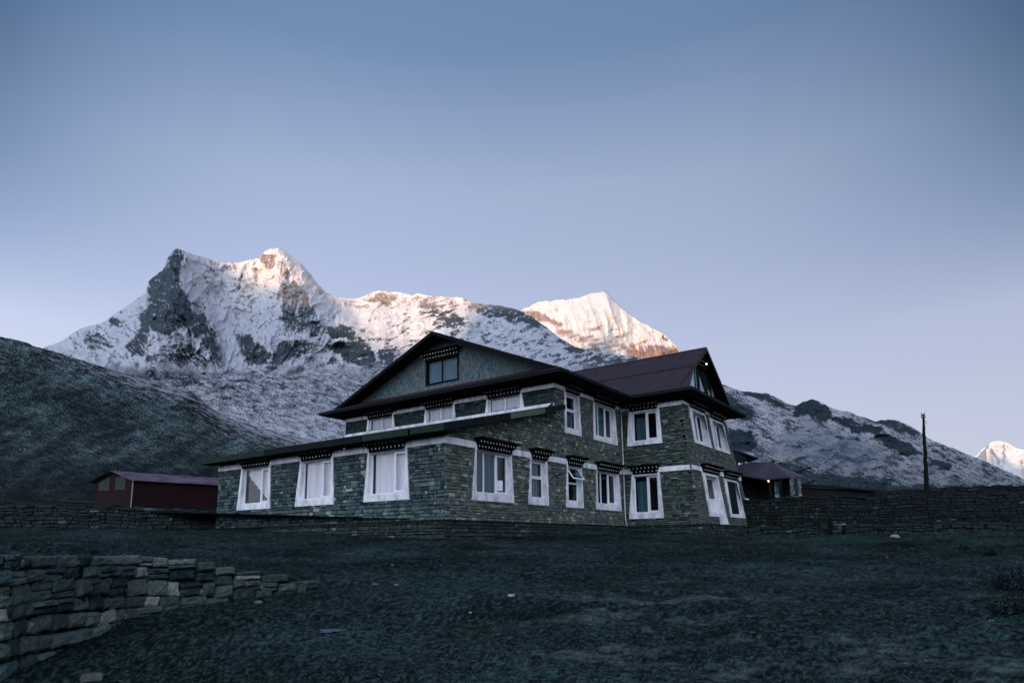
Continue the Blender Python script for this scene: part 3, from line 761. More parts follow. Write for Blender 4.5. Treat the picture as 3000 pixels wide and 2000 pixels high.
for j in range(4):
    for i in range(8): fs.append((j*8+i, j*8+(i+1) % 8, (j+1)*8+(i+1) % 8, (j+1)*8+i))
fs += [tuple(range(8)), tuple(range(32, 40))[::-1]]
lp.add(vs, fs); lb = lp.build('bulb', mat_emit('lit_bulb', (1., .93, .78), 6), lodge, smooth=True)
lh = MB(); lh.tube([(16.62, -3.36, 8.345), (16.62, -3.36, 8.60)], .012, 6); lh.build('bulb_holder', M['timber'], lodge)
# downpipe and stub
dp = MB(); dp.tube([(13.05, -.12, 5.66), (13.05, -.13, 3.0), (13.03, -.14, 1.6), (13.05, -.13, .35), (13.02, -.2, .02)], .026, 8)
dp.build('downpipe', M['pipe'], lodge)
dp = MB(); dp.tube([(12.98, -.35, -.16), (12.96, -.42, -.40), (12.9, -.5, -.52)], .02, 8); dp.build('drain_pipe', M['pipe'], lodge)
jb = MB(); sbox(jb, FD, 21.15, 21.6, 1.42, 1.56, -.0, .12); jb.build('vent_box', M['white'], lodge)

# ================================================================== GROUND
ctrl = []
for x, y, z in ((0, 13.2, -.01), (0, 9, -.04), (0, 4.7, -.12), (0, 2.4, -.24), (-.3, -.3, -.60), (3.2, -.3, -.57), (6, -.3, -.38), (10, -.3, -.15), (12.8, -.4, -.14),
                (12.9, -3.9, -.54), (17, -4.1, -.52), (22, -4.1, -.5)):
    p = np.array((x, y))-CAM[:2]; ctrl.append((p@HF[:2], p@HR[:2], z))
ctrl += [(25, 19, -.55), (20, 15, -.66), (34, 26, -.35), (30, -23, .22), (24, -18, -.02), (40, 0, .1), (60, 30, .5), (60, -40, 1.2), (21, -8, -.45), (36, -18, .3), (22, 6, -.62), (26, 12, -.6)]
ctrl = np.array(ctrl)
def tps(r2): return .5*r2*np.log(r2+1e-9)
_K = tps(((ctrl[:, None, :2]-ctrl[None, :, :2])**2).sum(-1))+np.eye(len(ctrl))*.05
_Pm = np.c_[np.ones(len(ctrl)), ctrl[:, :2]]
_w = np.linalg.solve(np.block([[_K, _Pm], [_Pm.T, np.zeros((3, 3))]]), np.r_[ctrl[:, 2], 0, 0, 0])
def cap(d, l):
    dd = np.clip(d, 5, 60); ll = np.clip(l, -45, 35)
    r = np.full(np.shape(dd), _w[-3])+_w[-2]*dd+_w[-1]*ll
    for k in range(len(ctrl)): r = r+_w[k]*tps((dd-ctrl[k, 0])**2+(ll-ctrl[k, 1])**2)
    return np.clip(r, -2.4, 1.2)
# retaining wall line, surveyed as base and top edges
wl = [(-900, 2260, 1612), (-500, 2120, 1616), (-200, 2040, 1618), (0, 1986, 1620), (60, 1945, 1620), (123, 1922, 1620), (217, 1885, 1620), (298, 1850, 1625), (366, 1818, 1629), (519, 1783, 1638),
      (600, 1768, 1644), (744, 1745, 1672), (850, 1734, 1683), (900, 1728, 1700), (945, 1722, 1715)]
WT = []
for px, pb, pt in wl:
    r = ray(px, pb); d = 1.601/(.085-r[2])
    tau = r@HR; zt = CAM[2]+ray(px, pt)[2]*d
    WT.append((tau, d, -2.37+.085*d, zt))
WT = np.array(WT)
def ground_z(d, l, detail=True):
    lin = -2.37+.085*d; c = cap(d, l)
    k = .12; base = -k*np.log(np.exp(-np.clip(lin, -9, 9)/k)+np.exp(-np.clip(c, -9, 9)/k))
    base = np.where(d < 3, lin, base)
    tau = l/np.maximum(d, .1)
    wd_ = np.interp(tau, WT[:, 0], WT[:, 1]); top = np.interp(tau, WT[:, 0], WT[:, 3])-.03
    behind = (d > wd_+.05) & (tau < WT[-1, 0]) & (d > 1)
    up = np.maximum(base, top+.012*(d-wd_))+.06*np.exp(-((base-top)/.15)**2)*ss(0, 1.5, d-wd_)
    z = np.where(behind, up, base)
    fr = ss(60, 400, d)
    if detail:
        n = fbm(d*.35, l*.35, 3, 5)*.16*ss(0, 4, np.abs(d-2)) * ss(30, 16, d)+fbm(d*.35, l*.35, 3, 5)*.05
        n = n+fbm(d*1.7, l*1.3, 4, 9)*.075+fbm(d*7, l*6, 3, 12)*.020
        z = z+n*np.where(np.abs(d-wd_) < .5, .35, 1.)*ss(1.0, 1.6, np.hypot(d-25., 0)*0+2)
    return z
def rc(x, y):
    px_ = np.asarray(x)-CAM[0]; py_ = np.asarray(y)-CAM[1]
    return px_*HF[0]+py_*HF[1], px_*HR[0]+py_*HR[1]
rr = np.concatenate([np.linspace(.3, 3.5, 12), 3.5*1.0062**np.arange(1, 470)]); rmax = rr[-1]
rr = np.concatenate([rr, rmax*1.06**np.arange(1, 75)])
an = np.concatenate([np.linspace(-180, -56, 50), np.linspace(-55.8, 50, 620), np.linspace(51, 180, 50)])*math.pi/180
RR, AN = np.meshgrid(rr, an, indexing='ij')
Dg = RR*np.cos(AN); Lg = RR*np.sin(AN)
far = ss(45, 90, RR)
Zg = ground_z(Dg, Lg)*(1-far)+far*(.9+.004*(RR-60))
Zg = Zg+far*fbm(Dg*.02, Lg*.02, 3, 4)*1.0
PG = CAM[None, None, :]*np.array([1, 1, 0])+Dg[..., None]*HF+Lg[..., None]*HR
PG[..., 2] = Zg
n1 = fbm(Dg*.45, Lg*.30, 4, 31); n2 = fbm(Dg*2.4, Lg*1.3, 4, 37); n3 = fbm(Dg*11, Lg*7, 3, 41)
n4 = fbm(Dg*30, Lg*14, 3, 43); n5 = fbm(Dg*70, Lg*40, 2, 47); tone = .40+.62*n1+.26*n2+.75*n3+1.2*n4*ss(26, 8, RR)+1.3*n5*ss(14, 6, RR)
tone = np.clip(tone, 0, 1)
front = 1-ss(20, 27, RR)
lo = np.array([.0010, .0042, .0052]); hi = np.array([.031, .066, .064])
CG = lo+(hi-lo)*(tone[..., None]**1.6)
# straw coloured frosted turf patches low right
pat = ss(.06, .42, fbm(Dg*1.1, Lg*.55, 4, 51)+.16*n3)*ss(14, 8, RR)*ss(-1, 1.5, Lg)
CG = CG*(1-.7*pat[..., None])+.7*pat[..., None]*np.array([.085, .125, .122])*(.45+.8*np.clip(.5+n3, 0, 1))[..., None]
drk = ss(.1, .45, fbm(Dg*.5+4, Lg*.16, 3, 61))*ss(7, 9, RR)*(Lg > -1)
CG *= (1-.55*drk[..., None])
g_mat = mat_vcol('turf', .95, 38, .8, .8, .022, .08)
ground = tag(grid_mesh('ground', PG, CG, g_mat), kind='structure')

# turf blades, gravel: nobody could count them
def scatter(n, dmin, dmax, taumin, taumax, seed, power=1.0):
    rs = np.random.RandomState(seed)
    u = rs.rand(n); d = dmin*(dmax/dmin)**(u**power); tau = taumin+(taumax-taumin)*rs.rand(n); return d, tau*d, rs
d, l, rs = scatter(150000, 4.6, 26, -.95, .9, 3)
x = CAM[0]+d*HF[0]+l*HR[0]; y = CAM[1]+d*HF[1]+l*HR[1]
keep = ~((x > -.3) & (y > -.3)) & ~((x > 12.9) & (y > -4.1))
tau = l/d; wdd = np.interp(tau, WT[:, 0], WT[:, 1]); keep &= ~((np.abs(d-wdd) < .12) & (tau < WT[-1, 0]))
cl_ = fbm(d*1.2, l*.9, 3, 71); keep &= rs.rand(len(d)) < np.clip(.45+1.5*cl_, .08, 1)
d, l, x, y = d[keep], l[keep], x[keep], y[keep]; nB = len(d)
z = ground_z(d, l)-.012
az = rs.rand(nB)*2*np.pi; sc_ = (.6+.8*rs.rand(nB))*(.55+.045*d); hgt = .030*sc_*(.5+1.0*rs.rand(nB)); wid = .0030*sc_*(1+.05*d)
lean = .6+1.1*rs.rand(nB)
sx, sy = np.cos(az), np.sin(az); la = az+np.pi/2+rs.randn(nB)*.5-.4
V = np.zeros((nB, 4, 3))
V[:, 0] = np.c_[x-sx*wid, y-sy*wid, z]; V[:, 1] = np.c_[x+sx*wid, y+sy*wid, z]
V[:, 2] = np.c_[x+np.cos(la)*hgt*lean*.45+sx*wid*.7, y+np.sin(la)*hgt*lean*.45+sy*wid*.7, z+hgt*.65]
V[:, 3] = np.c_[x+np.cos(la)*hgt*lean*1.2, y+np.sin(la)*hgt*lean*1.2, z+hgt*.95]
me = bpy.data.meshes.new('grass'); me.vertices.add(nB*4); me.vertices.foreach_set('co', V.ravel())
idx = np.arange(nB)[:, None]*4
fa = np.concatenate([idx+[0, 1, 2], idx+[0, 2, 3]]).astype(np.int32)
me.loops.add(len(fa)*3); me.loops.foreach_set('vertex_index', fa.ravel()); me.polygons.add(len(fa)); me.polygons.foreach_set('loop_start', np.arange(0, len(fa)*3, 3, dtype=np.int32)); me.update(calc_edges=True)
ca = me.color_attributes.new('Col', 'FLOAT_COLOR', 'POINT')
tn = rs.rand(nB)**2.2; cg = np.array([.002, .006, .009])+tn[:, None]*np.array([.040, .078, .080])
arr = np.ones((nB, 4, 4), np.float32); arr[:, :, :3] = cg[:, None, :]; ca.data.foreach_set('color', arr.ravel())
me.materials.append(mat_vcol('dry_grass', .9, 20, .2)); go = bpy.data.objects.new('grass', me); COL.objects.link(go)
tag(go, 'short dry alpine grass over the slope in front of the lodge', 'grass', kind='stuff')
def rock_mesh(mb, c, sx, sy, sz, rz_, col, rn, res=2):
    """angular stone: jittered, chopped sphere"""
    vs = []; nr, ns = 5, 8
    for j in range(nr+1):
        ph = math.pi*j/nr
        for i in range(ns):
            th = 2*math.pi*i/ns
            k = 1+rn.uniform(-.16, .16)
            p = [math.sin(ph)*math.cos(th), math.sin(ph)*math.sin(th), math.cos(ph)]
            p = [math.copysign(abs(q)**.7, q)*k for q in p]
            X, Y = p[0]*sx, p[1]*sy
            vs.append((c[0]+X*math.cos(rz_)-Y*math.sin(rz_), c[1]+X*math.sin(rz_)+Y*math.cos(rz_), c[2]+p[2]*sz))
    fs = [(j*ns+i, (j+1)*ns+i, (j+1)*ns+(i+1) % ns, j*ns+(i+1) % ns) for j in range(nr) for i in range(ns)]
    mb.add(vs, fs, 0, col)
gm = MB(); rn = random.Random(11)
d, l, rs = scatter(9000, 4.8, 24, -.85, .85, 9)
for i in range(len(d)):
    if fbm(np.array([d[i]*.6]), np.array([l[i]*.4]), 3, 81)[0] < -.05 and rn.random() < .8: continue
    X = CAM[0]+d[i]*HF[0]+l[i]*HR[0]; Y = CAM[1]+d[i]*HF[1]+l[i]*HR[1]
    if (X > -.4 and Y > -.4) or (X > 12.8 and Y > -4.2): continue
    t_ = l[i]/d[i]
    if abs(d[i]-np.interp(t_, WT[:, 0], WT[:, 1])) < .15 and t_ < WT[-1, 0]: continue
    s = rn.uniform(.003, .009)*(1+.05*d[i])*(2.4 if rn.random() < .03 else 1)
    Z = float(ground_z(np.array([d[i]]), np.array([l[i]]))[0])
    vs = [(X+rn.uniform(.6, 1.2)*s*math.cos(a), Y+rn.uniform(.6, 1.2)*s*math.sin(a), Z+zz*s*.5) for zz in (-.3, .8) for a in (0, 1.6, 3.1, 4.7)]
    gm.hexa([vs[0], vs[1], vs[2], vs[3], vs[4], vs[5], vs[6], vs[7]], 0, (rn.uniform(.0, .75), rn.random(), .5))
gv = gm.build('gravel', mat_stone('gravel_stone', (.006, .012, .015), (.055, .075, .08), pale=(.16, .19, .20)))
tag(gv, 'small loose stones and chips strewn over the dark turf', 'gravel', kind='stuff')

# ================================================================== RETAINING WALL (foreground left)
rw = MB(); rn = random.Random(4)
# arc-length parametrisation of the wall line
def wline(tau):
    d = np.interp(tau, WT[:, 0], WT[:, 1]); return CAM[:2]+d*HF[:2]+tau*d*HR[:2]
ts = np.linspace(WT[0, 0], WT[-1, 0], 400); pts = np.array([wline(t) for t in ts])
sl_ = np.r_[0, np.cumsum(np.linalg.norm(np.diff(pts, axis=0), axis=1))]; SL = sl_[-1]
def wp(s, n=0.):
    t = np.interp(s, sl_, ts); p = wline(t); q = wline(np.interp(s+.15, sl_, ts)); p0 = wline(np.interp(s-.15, sl_, ts))
    tg = (q-p0); tg /= np.linalg.norm(tg)+1e-9; nm = np.array([tg[1], -tg[0]])
    if nm@(CAM[:2]-p) < 0: nm = -nm
    return p+nm*n
def wtop(s): return float(np.interp(np.interp(s, sl_, ts), WT[:, 0], WT[:, 3]))
def wbase(s): return float(np.interp(np.interp(s, sl_, ts), WT[:, 0], WT[:, 2]))
def stone_big(s0, s1, z0, z1, n, tone, tint, nx=8, nz=6):
    o = [rn.uniform(-.012, .012) for _ in range(8)]
    ph = rn.random()*9; vs = []
    sm, zm = (s0+s1)/2, (z0+z1)/2; hs, hz = (s1-s0)/2, (z1-z0)/2
    cr = rn.uniform(.01, .07); tilt = rn.uniform(-.12, .12)*hz; tx = rn.uniform(-.015, .015); tz = rn.uniform(-.02, .01)
    for j in range(nz):
        b = -1+2*j/(nz-1)
        for i in range(nx):
            a = -1+2*i/(nx-1)
            aa = a*(1-cr*b**4)+o[0]*2*math.sin(b*2+ph); bb_ = b*(1-cr*1.3*a**4)+math.sin(a*2.1+ph)*.05+rn.uniform(-.04, .04)
            edge = max(abs(a), abs(b))
            dep = n*(1-edge**12*.6)+.008*math.sin(a*3.1+ph)*math.sin(b*2.7+ph*1.7)+rn.uniform(-.009, .009)+tx*a+tz*b
            S = sm+aa*hs; Zz = zm+bb_*hz+tilt*a
            p = wp(S, dep-.06*(zm-wbase(sm))); vs.append((p[0], p[1], Zz))
    k = len(vs)
    for j, i in [(0, i) for i in range(nx)]+[(j, nx-1) for j in range(1, nz)]+[(nz-1, i) for i in range(nx-2, -1, -1)]+[(j, 0) for j in range(nz-2, 0, -1)]:
        a = -1+2*i/(nx-1); b = -1+2*j/(nz-1)
        p = wp(sm+a*hs, -.16); vs.append((p[0], p[1], zm+b*hz))
    fs = [(j*nx+i, j*nx+i+1, (j+1)*nx+i+1, (j+1)*nx+i) for j in range(nz-1) for i in range(nx-1)]
    loop = [0*nx+i for i in range(nx)]+[j*nx+nx-1 for j in range(1, nz)]+[(nz-1)*nx+i for i in range(nx-2, -1, -1)]+[j*nx for j in range(nz-2, 0, -1)]
    for q in range(len(loop)):
        r_ = (q+1) % len(loop); fs.append((loop[q], k+q, k+r_, loop[r_]))
    rw.add(vs, fs, 0, (tone, tint, rn.random()))
z = 0
lvl = 0.0
maxh = max(wtop(s)-wbase(s) for s in np.linspace(0, SL, 60))
# courses hang from the top edge, so the top stays level
c_top = 0.
ncourse = 0
while c_top < maxh+.1:
    h = rn.choice([.14, .16, .18, .20, .13]) if ncourse else .13
    s = 0
    while s < SL-.05:
        w = rn.uniform(.16, .46)*(1. if h > .13 else 1.15)
        e = min(SL, s+w)
        if SL-e < .1: e = SL
        sm = (s+e)/2; zt = wtop(sm)-c_top+.018*math.sin(sm*1.7+ncourse*1.1)
        zb = zt-h
        if zt < wbase(sm)-.10: s = e; continue
        tone = rn.gauss(.42, .22)+(.42 if rn.random() < .12 else 0)
        if rn.random() < .22:
            zm_ = zb+h*rn.uniform(.35, .65)
            stone_big(s+.010, e-.010, zb+.008, zm_-.004, rn.uniform(.02, .08), max(0, tone), rn.random()); stone_big(s+.012, e-.006, zm_+.004, zt-.006, rn.uniform(.02, .08), max(0, rn.gauss(.45, .2)), rn.random())
        else: stone_big(s+.010, e-.010, zb+.008, zt-.006+rn.uniform(-.012, .004), rn.uniform(.02, .09), max(0, tone), rn.random())
        if rn.random() < .22: # chinking sliver
            stone_big(e-.03, e+.03, zb+.01, zb+h*rn.uniform(.4, .8), .04, rn.uniform(.4, .9), rn.random(), 4, 4)
        s = e
    c_top += h; ncourse += 1
# earth core behind the stones
kb = 120
for i in range(kb):
    a = SL*i/kb; b = SL*(i+1)/kb
    p, q = wp(a, -.04), wp(b, -.04)
    rw.quad((p[0], p[1], wbase(a)-.4), (q[0], q[1], wbase(b)-.4), (q[0], q[1], wtop(b)-.04), (p[0], p[1], wtop(a)-.04), 1)
    p2, q2 = wp(a, -.5), wp(b, -.5)
    rw.quad((p[0], p[1], wtop(a)-.04), (q[0], q[1], wtop(b)-.04), (q2[0], q2[1], wtop(b)-.03), (p2[0], p2[1], wtop(a)-.03), 1)
rwo = rw.build('retaining_wall', [M['retain'], M['mortar']])
tag(rwo, 'low curved dry stone retaining wall of squared blocks in the left foreground', 'wall')

# ================================================================== FIELD WALLS
def fieldwall(name, label, line, tops, z_base, thick=.45, ch=(.08, .21), cl=(.16, .6), proj=.10, coping=True, seed=1, base=-.05, paleprob=.03, group=None, mat=None):
    """line: list of (px, depth) surveyed along the wall, tops: list of pixel rows of its top edge"""
    P0 = [W(px, py, d) for (px, d), py in zip(line, tops)]
    mb = MB(); rs_ = 0
    for k in range(len(P0)-1):
        A, B = P0[k], P0[k+1]; L = float(np.linalg.norm((B-A)[:2])); t = (B-A)[:2]/L
        nm = np.array([t[1], -t[0]])
        if nm@(CAM[:2]-A[:2]) < 0: nm = -nm
        fl = (t[0]*0+(np.cross(np.array([t[0], t[1], 0]), np.array([0, 0, 1]))@np.array([nm[0], nm[1], 0]))) < 0
        fac = Facade(lambda s, z, n, A=A, t=t, nm=nm: (A[0]+t[0]*s+nm[0]*n, A[1]+t[1]*s+nm[1]*n, z+.05*math.sin(s*.8+k)+.03*math.sin(s*2.1+z*2)+.02*math.sin(s*4.7+z*5)), fl)
        zt = lambda s, A=A, B=B, L=L: A[2]+(B[2]-A[2])*s/L+.03*math.sin(s*3.1+k)+.02*math.sin(s*7.7)
        masonry(mb, fac, 0, L, z_base, max(A[2], B[2])+.1, ztop=zt, ch=ch, cl=cl, proj=proj, seed=seed+k*7, base=base, paleprob=paleprob, gap=.014)
        slab(mb, fac, [(0, z_base), (L, z_base), (L, B[2]-.10), (0, A[2]-.10)], -thick, -.03, 1)
        if coping:
            s = 0; rn = random.Random(seed+k)
            while s < L-.02:
                e = min(L, s+rn.uniform(.3, .8)); zc = zt((s+e)/2)
                sbox(mb, fac, s+.01, e-.01, zc-.09+rn.uniform(-.01, .01), zc+rn.uniform(-.03, .03), -thick, .05+rn.uniform(0, .06), 0, (max(0, rn.gauss(.3+base, .2)), rn.random(), .5)); s = e
    o = mb.build(name, [mat or M['field'], M['mortar']])
    return tag(o, label, 'wall', group)
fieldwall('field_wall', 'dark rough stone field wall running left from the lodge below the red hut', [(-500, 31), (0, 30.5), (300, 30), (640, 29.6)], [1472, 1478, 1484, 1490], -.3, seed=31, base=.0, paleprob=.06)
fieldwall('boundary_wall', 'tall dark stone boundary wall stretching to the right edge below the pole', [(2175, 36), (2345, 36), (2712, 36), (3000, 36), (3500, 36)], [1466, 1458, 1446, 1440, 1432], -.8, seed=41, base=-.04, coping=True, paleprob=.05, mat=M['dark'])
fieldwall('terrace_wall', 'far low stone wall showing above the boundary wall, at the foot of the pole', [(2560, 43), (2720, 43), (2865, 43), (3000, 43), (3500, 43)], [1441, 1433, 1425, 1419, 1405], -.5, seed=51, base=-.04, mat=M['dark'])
fieldwall('yard_wall', 'knee high stone wall at right along the grass, with a flat ledge on top', [(2475, 26.5), (2731, 26), (3000, 25.5), (3500, 25)], [1540, 1536, 1528, 1520], -1.0, seed=61, base=-.02)
fieldwall('garden_wall', 'low crumbling stone wall between the lodge plinth and the gap with tumbled stones', [(2190, 29), (2300, 28.6), (2452, 28)], [1541, 1543, 1552], -1.0, seed=71, base=-.03, coping=False)
pm = MB()
p0 = W(2463, 1575, 27.2)
FP_ = Facade(lambda s, z, n: (p0[0]+HR[0]*s-HF[0]*n, p0[1]+HR[1]*s-HF[1]*n, z), False)
masonry(pm, FP_, -.28, .28, -1.0, .0, ch=(.10, .16), cl=(.2, .35), proj=.08, seed=81, base=.3, paleprob=.3)
sbox(pm, FP_, -.27, .27, -1.0, -.04, -.5, -.03, 1)
tag(pm.build('stone_pier', [M['field'], M['mortar']]), 'pale squared stone pier at the open end of the low wall', 'pier')

# ================================================================== LOOSE STONES
def ground_at(px, py):
    for d in np.arange(4.2, 60, .02):
        p = W(px, py, d); l = float((p-CAM)@HR)
        if p[2] <= float(ground_z(np.array([d]), np.array([l]))[0]): return p, d
    return p, d
stone_m = mat_stone('loose_stone', (.014, .022, .025), (.12, .14, .145), pale=(.30, .32, .33), bump=.8)
for (px, py, w, t_, lab) in [
    (268, 1990, 62, .45, 'broad grey boulder half buried at the bottom edge near the retaining wall'),
    (1160, 1714, 13, .8, 'small pale rounded stone on turf below the lodge, left of the white sliver'),
    (1378, 1795, 11, .85, 'small round pale stone alone on dark turf below the white sliver'),
    (1498, 1745, 20, 1.2, 'slim white sliver of stone on dark turf in front of the lodge corner'),
    (1098, 1712, 16, .55, 'flat dull stone on the turf, left of the pale rounded stone'),
    (428, 1778, 24, .95, 'white wedge shaped stone fallen at the foot of the retaining wall'),
    (2622, 1573, 26, .95, 'pale long stone lying in the gap beside the yard wall'),
    (2600, 1632, 5, 1.1, 'tiny white stone on the grass below the gap in the wall'),
    (1880, 1770, 5, 1.1, 'tiny white stone on the grass straight below the left wing window'),
    (2905, 1820, 16, .8, 'flat pale stone on the turf near the right edge'),
    (755, 1765, 22, .75, 'thin pale slab lying just right of the retaining wall end'),
    (1150, 1655, 10, .45, 'brownish stone on the upper grass below the front windows'),
]:
    p, dd = ground_at(px, py); s = w/CF*dd
    rn = random.Random(px); mb = MB()
    rock_mesh(mb, (0, 0, 0), s*.5, s*.4, s*.22 if w > 12 else s*.35, rn.random()*.6-.9, (t_, rn.random(), .5), rn)
    o = mb.build('stone', stone_m); o.location = [float(q) for q in (p+np.array([0, 0, s*.08]))]
    tag(o, lab, 'stone', 'loose stones on the turf')
# small frozen patch
mb = MB(); p, dd = ground_at(972, 1848); rn = random.Random(3)
vs = [(0, 0, .022)]; K = 26
for i in range(K):
    a = 2*math.pi*i/K; r = .10*(1+.3*math.sin(a*3+1)+rn.uniform(-.2, .2)); X = math.cos(a)*r*1.5; Y = math.sin(a)*r*.8
    vs.append((X*HR[0]+Y*HF[0], X*HR[1]+Y*HF[1], .008+.085*Y))
mb.add(vs, [(0, 1+i, 1+(i+1) % K) for i in range(K)])
ic = mb.build('ice_patch', mat_plain('blue_ice', (.04, .075, .11), .6, .3, 40, .9, .5, 60, dirt=(.003, .012, .02))); ic.location = [float(q) for q in p]
tag(ic, 'small bluish patch of frozen snow on the turf right of the retaining wall', 'ice')

# dark shrubs on the right edge, tufts by the yard wall
def shrub(px, py, w, h, n, lab, seed, leafs=.05):
    p, dd = ground_at(px, py); rs = np.random.RandomState(seed)
    Wd = w/CF*dd; Hh = h/CF*dd
    th = rs.rand(n)*2*np.pi; ph = np.arccos(rs.rand(n)); r = (rs.rand(n)**.45)
    lump = 1+.35*np.sin(th*3+seed)+.2*np.sin(th*7)
    X = np.sin(ph)*np.cos(th)*r*Wd/2*lump; Y = np.sin(ph)*np.sin(th)*r*Wd/2*.9*lump; Z = np.cos(ph)*r*Hh*(.7+.5*rs.rand(n))
    mb = MB()
    for i in range(n):
        a = rs.rand()*6.28; b = rs.rand()*1.2-.2; s = leafs*(.4+.9*rs.rand())
        u = np.array([math.cos(a)*math.cos(b), math.sin(a)*math.cos(b), math.sin(b)])*s; v = np.array([-math.sin(a), math.cos(a), rs.rand()-.3])*s*.28
        c = np.array([X[i], Y[i], Z[i]]); t = rs.rand()**2
        mb.add([c-u*.3-v*.3, c+u*.4-v, c+u, c+u*.4+v], [(0, 1, 2, 3)], 0, (.006+.045*t, .014+.065*t, .018+.07*t))
    root = empty('shrub', p, lab, 'shrub')
    sh = mat_shrub
    o = mb.build('foliage', sh); o.parent = root
    st = MB()
    for k in range(9):
        a = rs.rand()*6.28; st.tube([(0, 0, -.05), (math.cos(a)*Wd*.15, math.sin(a)*Wd*.15, Hh*.35), (math.cos(a)*Wd*.3, math.sin(a)*Wd*.3, Hh*.7)], [.012, .008, .004], 5)
    o = st.build('stem', M['timber']); o.parent = root
mat_shrub = mat_vcol('shrub_leaves', .9, 30, .4)
shrub(2990, 1715, 190, 62, 5200, 'broad dark low shrub at the right edge of the slope', 5, .035)
shrub(2960, 1790, 120, 40, 2600, 'smaller dark shrub just below the broad one at the right edge', 6, .035)
shrub(2826, 1612, 34, 18, 500, 'small dark tuft on the grass before the yard wall, left of two', 7, .06)
shrub(2905, 1625, 30, 16, 420, 'small dark tuft on the grass before the yard wall, right of two', 8, .06)

# ================================================================== POLE
pole = MB()
b0 = W(2716, 1455, 39.5); t0 = W(2705, 1212, 39.5)
r0 = 7.2/CF*39.5; rn = random.Random(2); pp = []; pr = []
for i in range(19):
    q = i/18; pp.append(tuple(b0+(t0-b0)*q+np.array([rn.uniform(-1, 1), rn.uniform(-1, 1), 0])*.02)); pr.append(r0*(1-.62*q)*(1+rn.uniform(-.08, .08)))
pr[-1] *= .6
pl_e = empty('utility_pole', b0+np.array([0, 0, -1.0]), 'tall thin dark weathered wooden pole rising behind the right boundary wall', 'pole')
pp[0] = tuple(b0+np.array([0, 0, -1.2]))
pole.tube(pp, pr, 9); pole.build('pole', M['timber'], pl_e)
ins = MB()
for q, s in ((.985, .10), (.955, .13)):
    c = b0+(t0-b0)*q; ins.tube([tuple(c-HR*s), tuple(c+HR*s*.8)], .022, 6)
    for e in (-s, s*.8): ins.tube([tuple(c+HR*e), tuple(c+HR*e+np.array([0, 0, .14]))], [.03, .02], 6)
ins.build('crossbar', M['timber'], pl_e)
wr_ = MB()
for k in range(6):
    c = b0+(t0-b0)*(.93-k*.05); a = k*1.1
    wr_.tube([tuple(c), tuple(c+HR*.13*math.cos(a)+np.array([0, 0, -.12])), tuple(c+HR*.16*math.cos(a)+np.array([0, 0, -.3]))], .012, 5)
wr_.build('loose_wire', M['timber'], pl_e)

# ================================================================== RED HUT (left)
hut = empty('red_hut', W(450, 1500, 37), 'long low dark red hut with a pale purple corrugated roof behind the left wall', 'hut')
redw = mat_plain('dark_red_boards', (.011, .0035, .0035), .8, .2, 5, .4, .2, 20, stretch=(.3, .3, 6))
D0 = 36.
nA = W(391, 1403, D0); gB = W(640, 1434, D0+3.5)            # eave of the long side, near to far
axis = (gB-nA); axis[2] = 0; Lh = np.linalg.norm(axis)*1.25; axis /= np.linalg.norm(axis)
perp = np.array([-axis[1], axis[0], 0]);
if perp@HF < 0: perp = -perp
he = nA[2]; gz0 = -.6
Wh = 2.9
lft = W(278, 1430, D0+1.2)
vdir = lft-nA; vdir[2] = 0; Wh = np.linalg.norm(vdir); vdir /= Wh
hb = MB()
A0 = nA+np.array([0, 0, -.05]); B0 = A0+axis*Lh; C0 = B0+vdir*Wh; D1 = A0+vdir*Wh
for p, q in ((A0, B0), (B0, C0), (C0, D1), (D1, A0)):
    hb.quad((p[0], p[1], gz0), (q[0], q[1], gz0), (q[0], q[1], he-.05), (p[0], p[1], he-.05))
apx = W(357, 1388, D0+.7)[2]+.16
mid = (A0+D1)/2; midf = (B0+C0)/2
hb.add([(A0[0], A0[1], he-.05), (D1[0], D1[1], he-.05), (mid[0], mid[1], apx-.05)], [(0, 1, 2)]); hb.add([(B0[0], B0[1], he-.05), (C0[0], C0[1], he-.05), (midf[0], midf[1], apx-.05)], [(0, 2, 1)])
hb.build('wall', redw, hut)
hr_ = MB(); ov = .25
def off(p, z): return (p[0], p[1], z)
ra, rb = mid-axis*ov, midf+axis*ov
e1a, e1b = A0-axis*ov-vdir*ov, B0+axis*ov-vdir*ov; e2a, e2b = D1-axis*ov+vdir*ov, C0+axis*ov+vdir*ov
drp = (apx-he)/(Wh/2)*ov
corrugated(hr_, off(e1a, he-drp), off(e1b, he-drp), off(rb, apx), off(ra, apx), pitch=.2, amp=.02, nrow=1)
corrugated(hr_, off(e2a, he-drp), off(e2b, he-drp), off(rb, apx), off(ra, apx), pitch=.2, amp=.02, nrow=1)
hr_.build('roof', M['hutroof'], hut)
hpane = mat_plain('dim_green_pane', (.006, .016, .015), .5, .3, 3, .3, .02, 10)
for q0, q1 in ((.12, .40), (.55, .82)):
    hw = MB()
    pa = D1*(1-q0)+A0*q0; pb = D1*(1-q1)+A0*q1; nn = -axis*.03
    zb, zt = he-.55, he+.12+(.28 if q0 > .3 else 0)*0
    hw.quad(off(pa+nn, zb), off(pb+nn, zb), off(pb+nn, zt+.25*q1), off(pa+nn, zt-.25+.5*q0)); hw.build('window', hpane, hut)
hc = MB(); nn = -vdir*.03-axis*.03; hc.tube([off(A0+nn, gz0), off(A0+nn, he-.08)], .03, 5); hc.build('corner_trim', mat_plain('grey_trim', (.25, .24, .30), .6), hut)

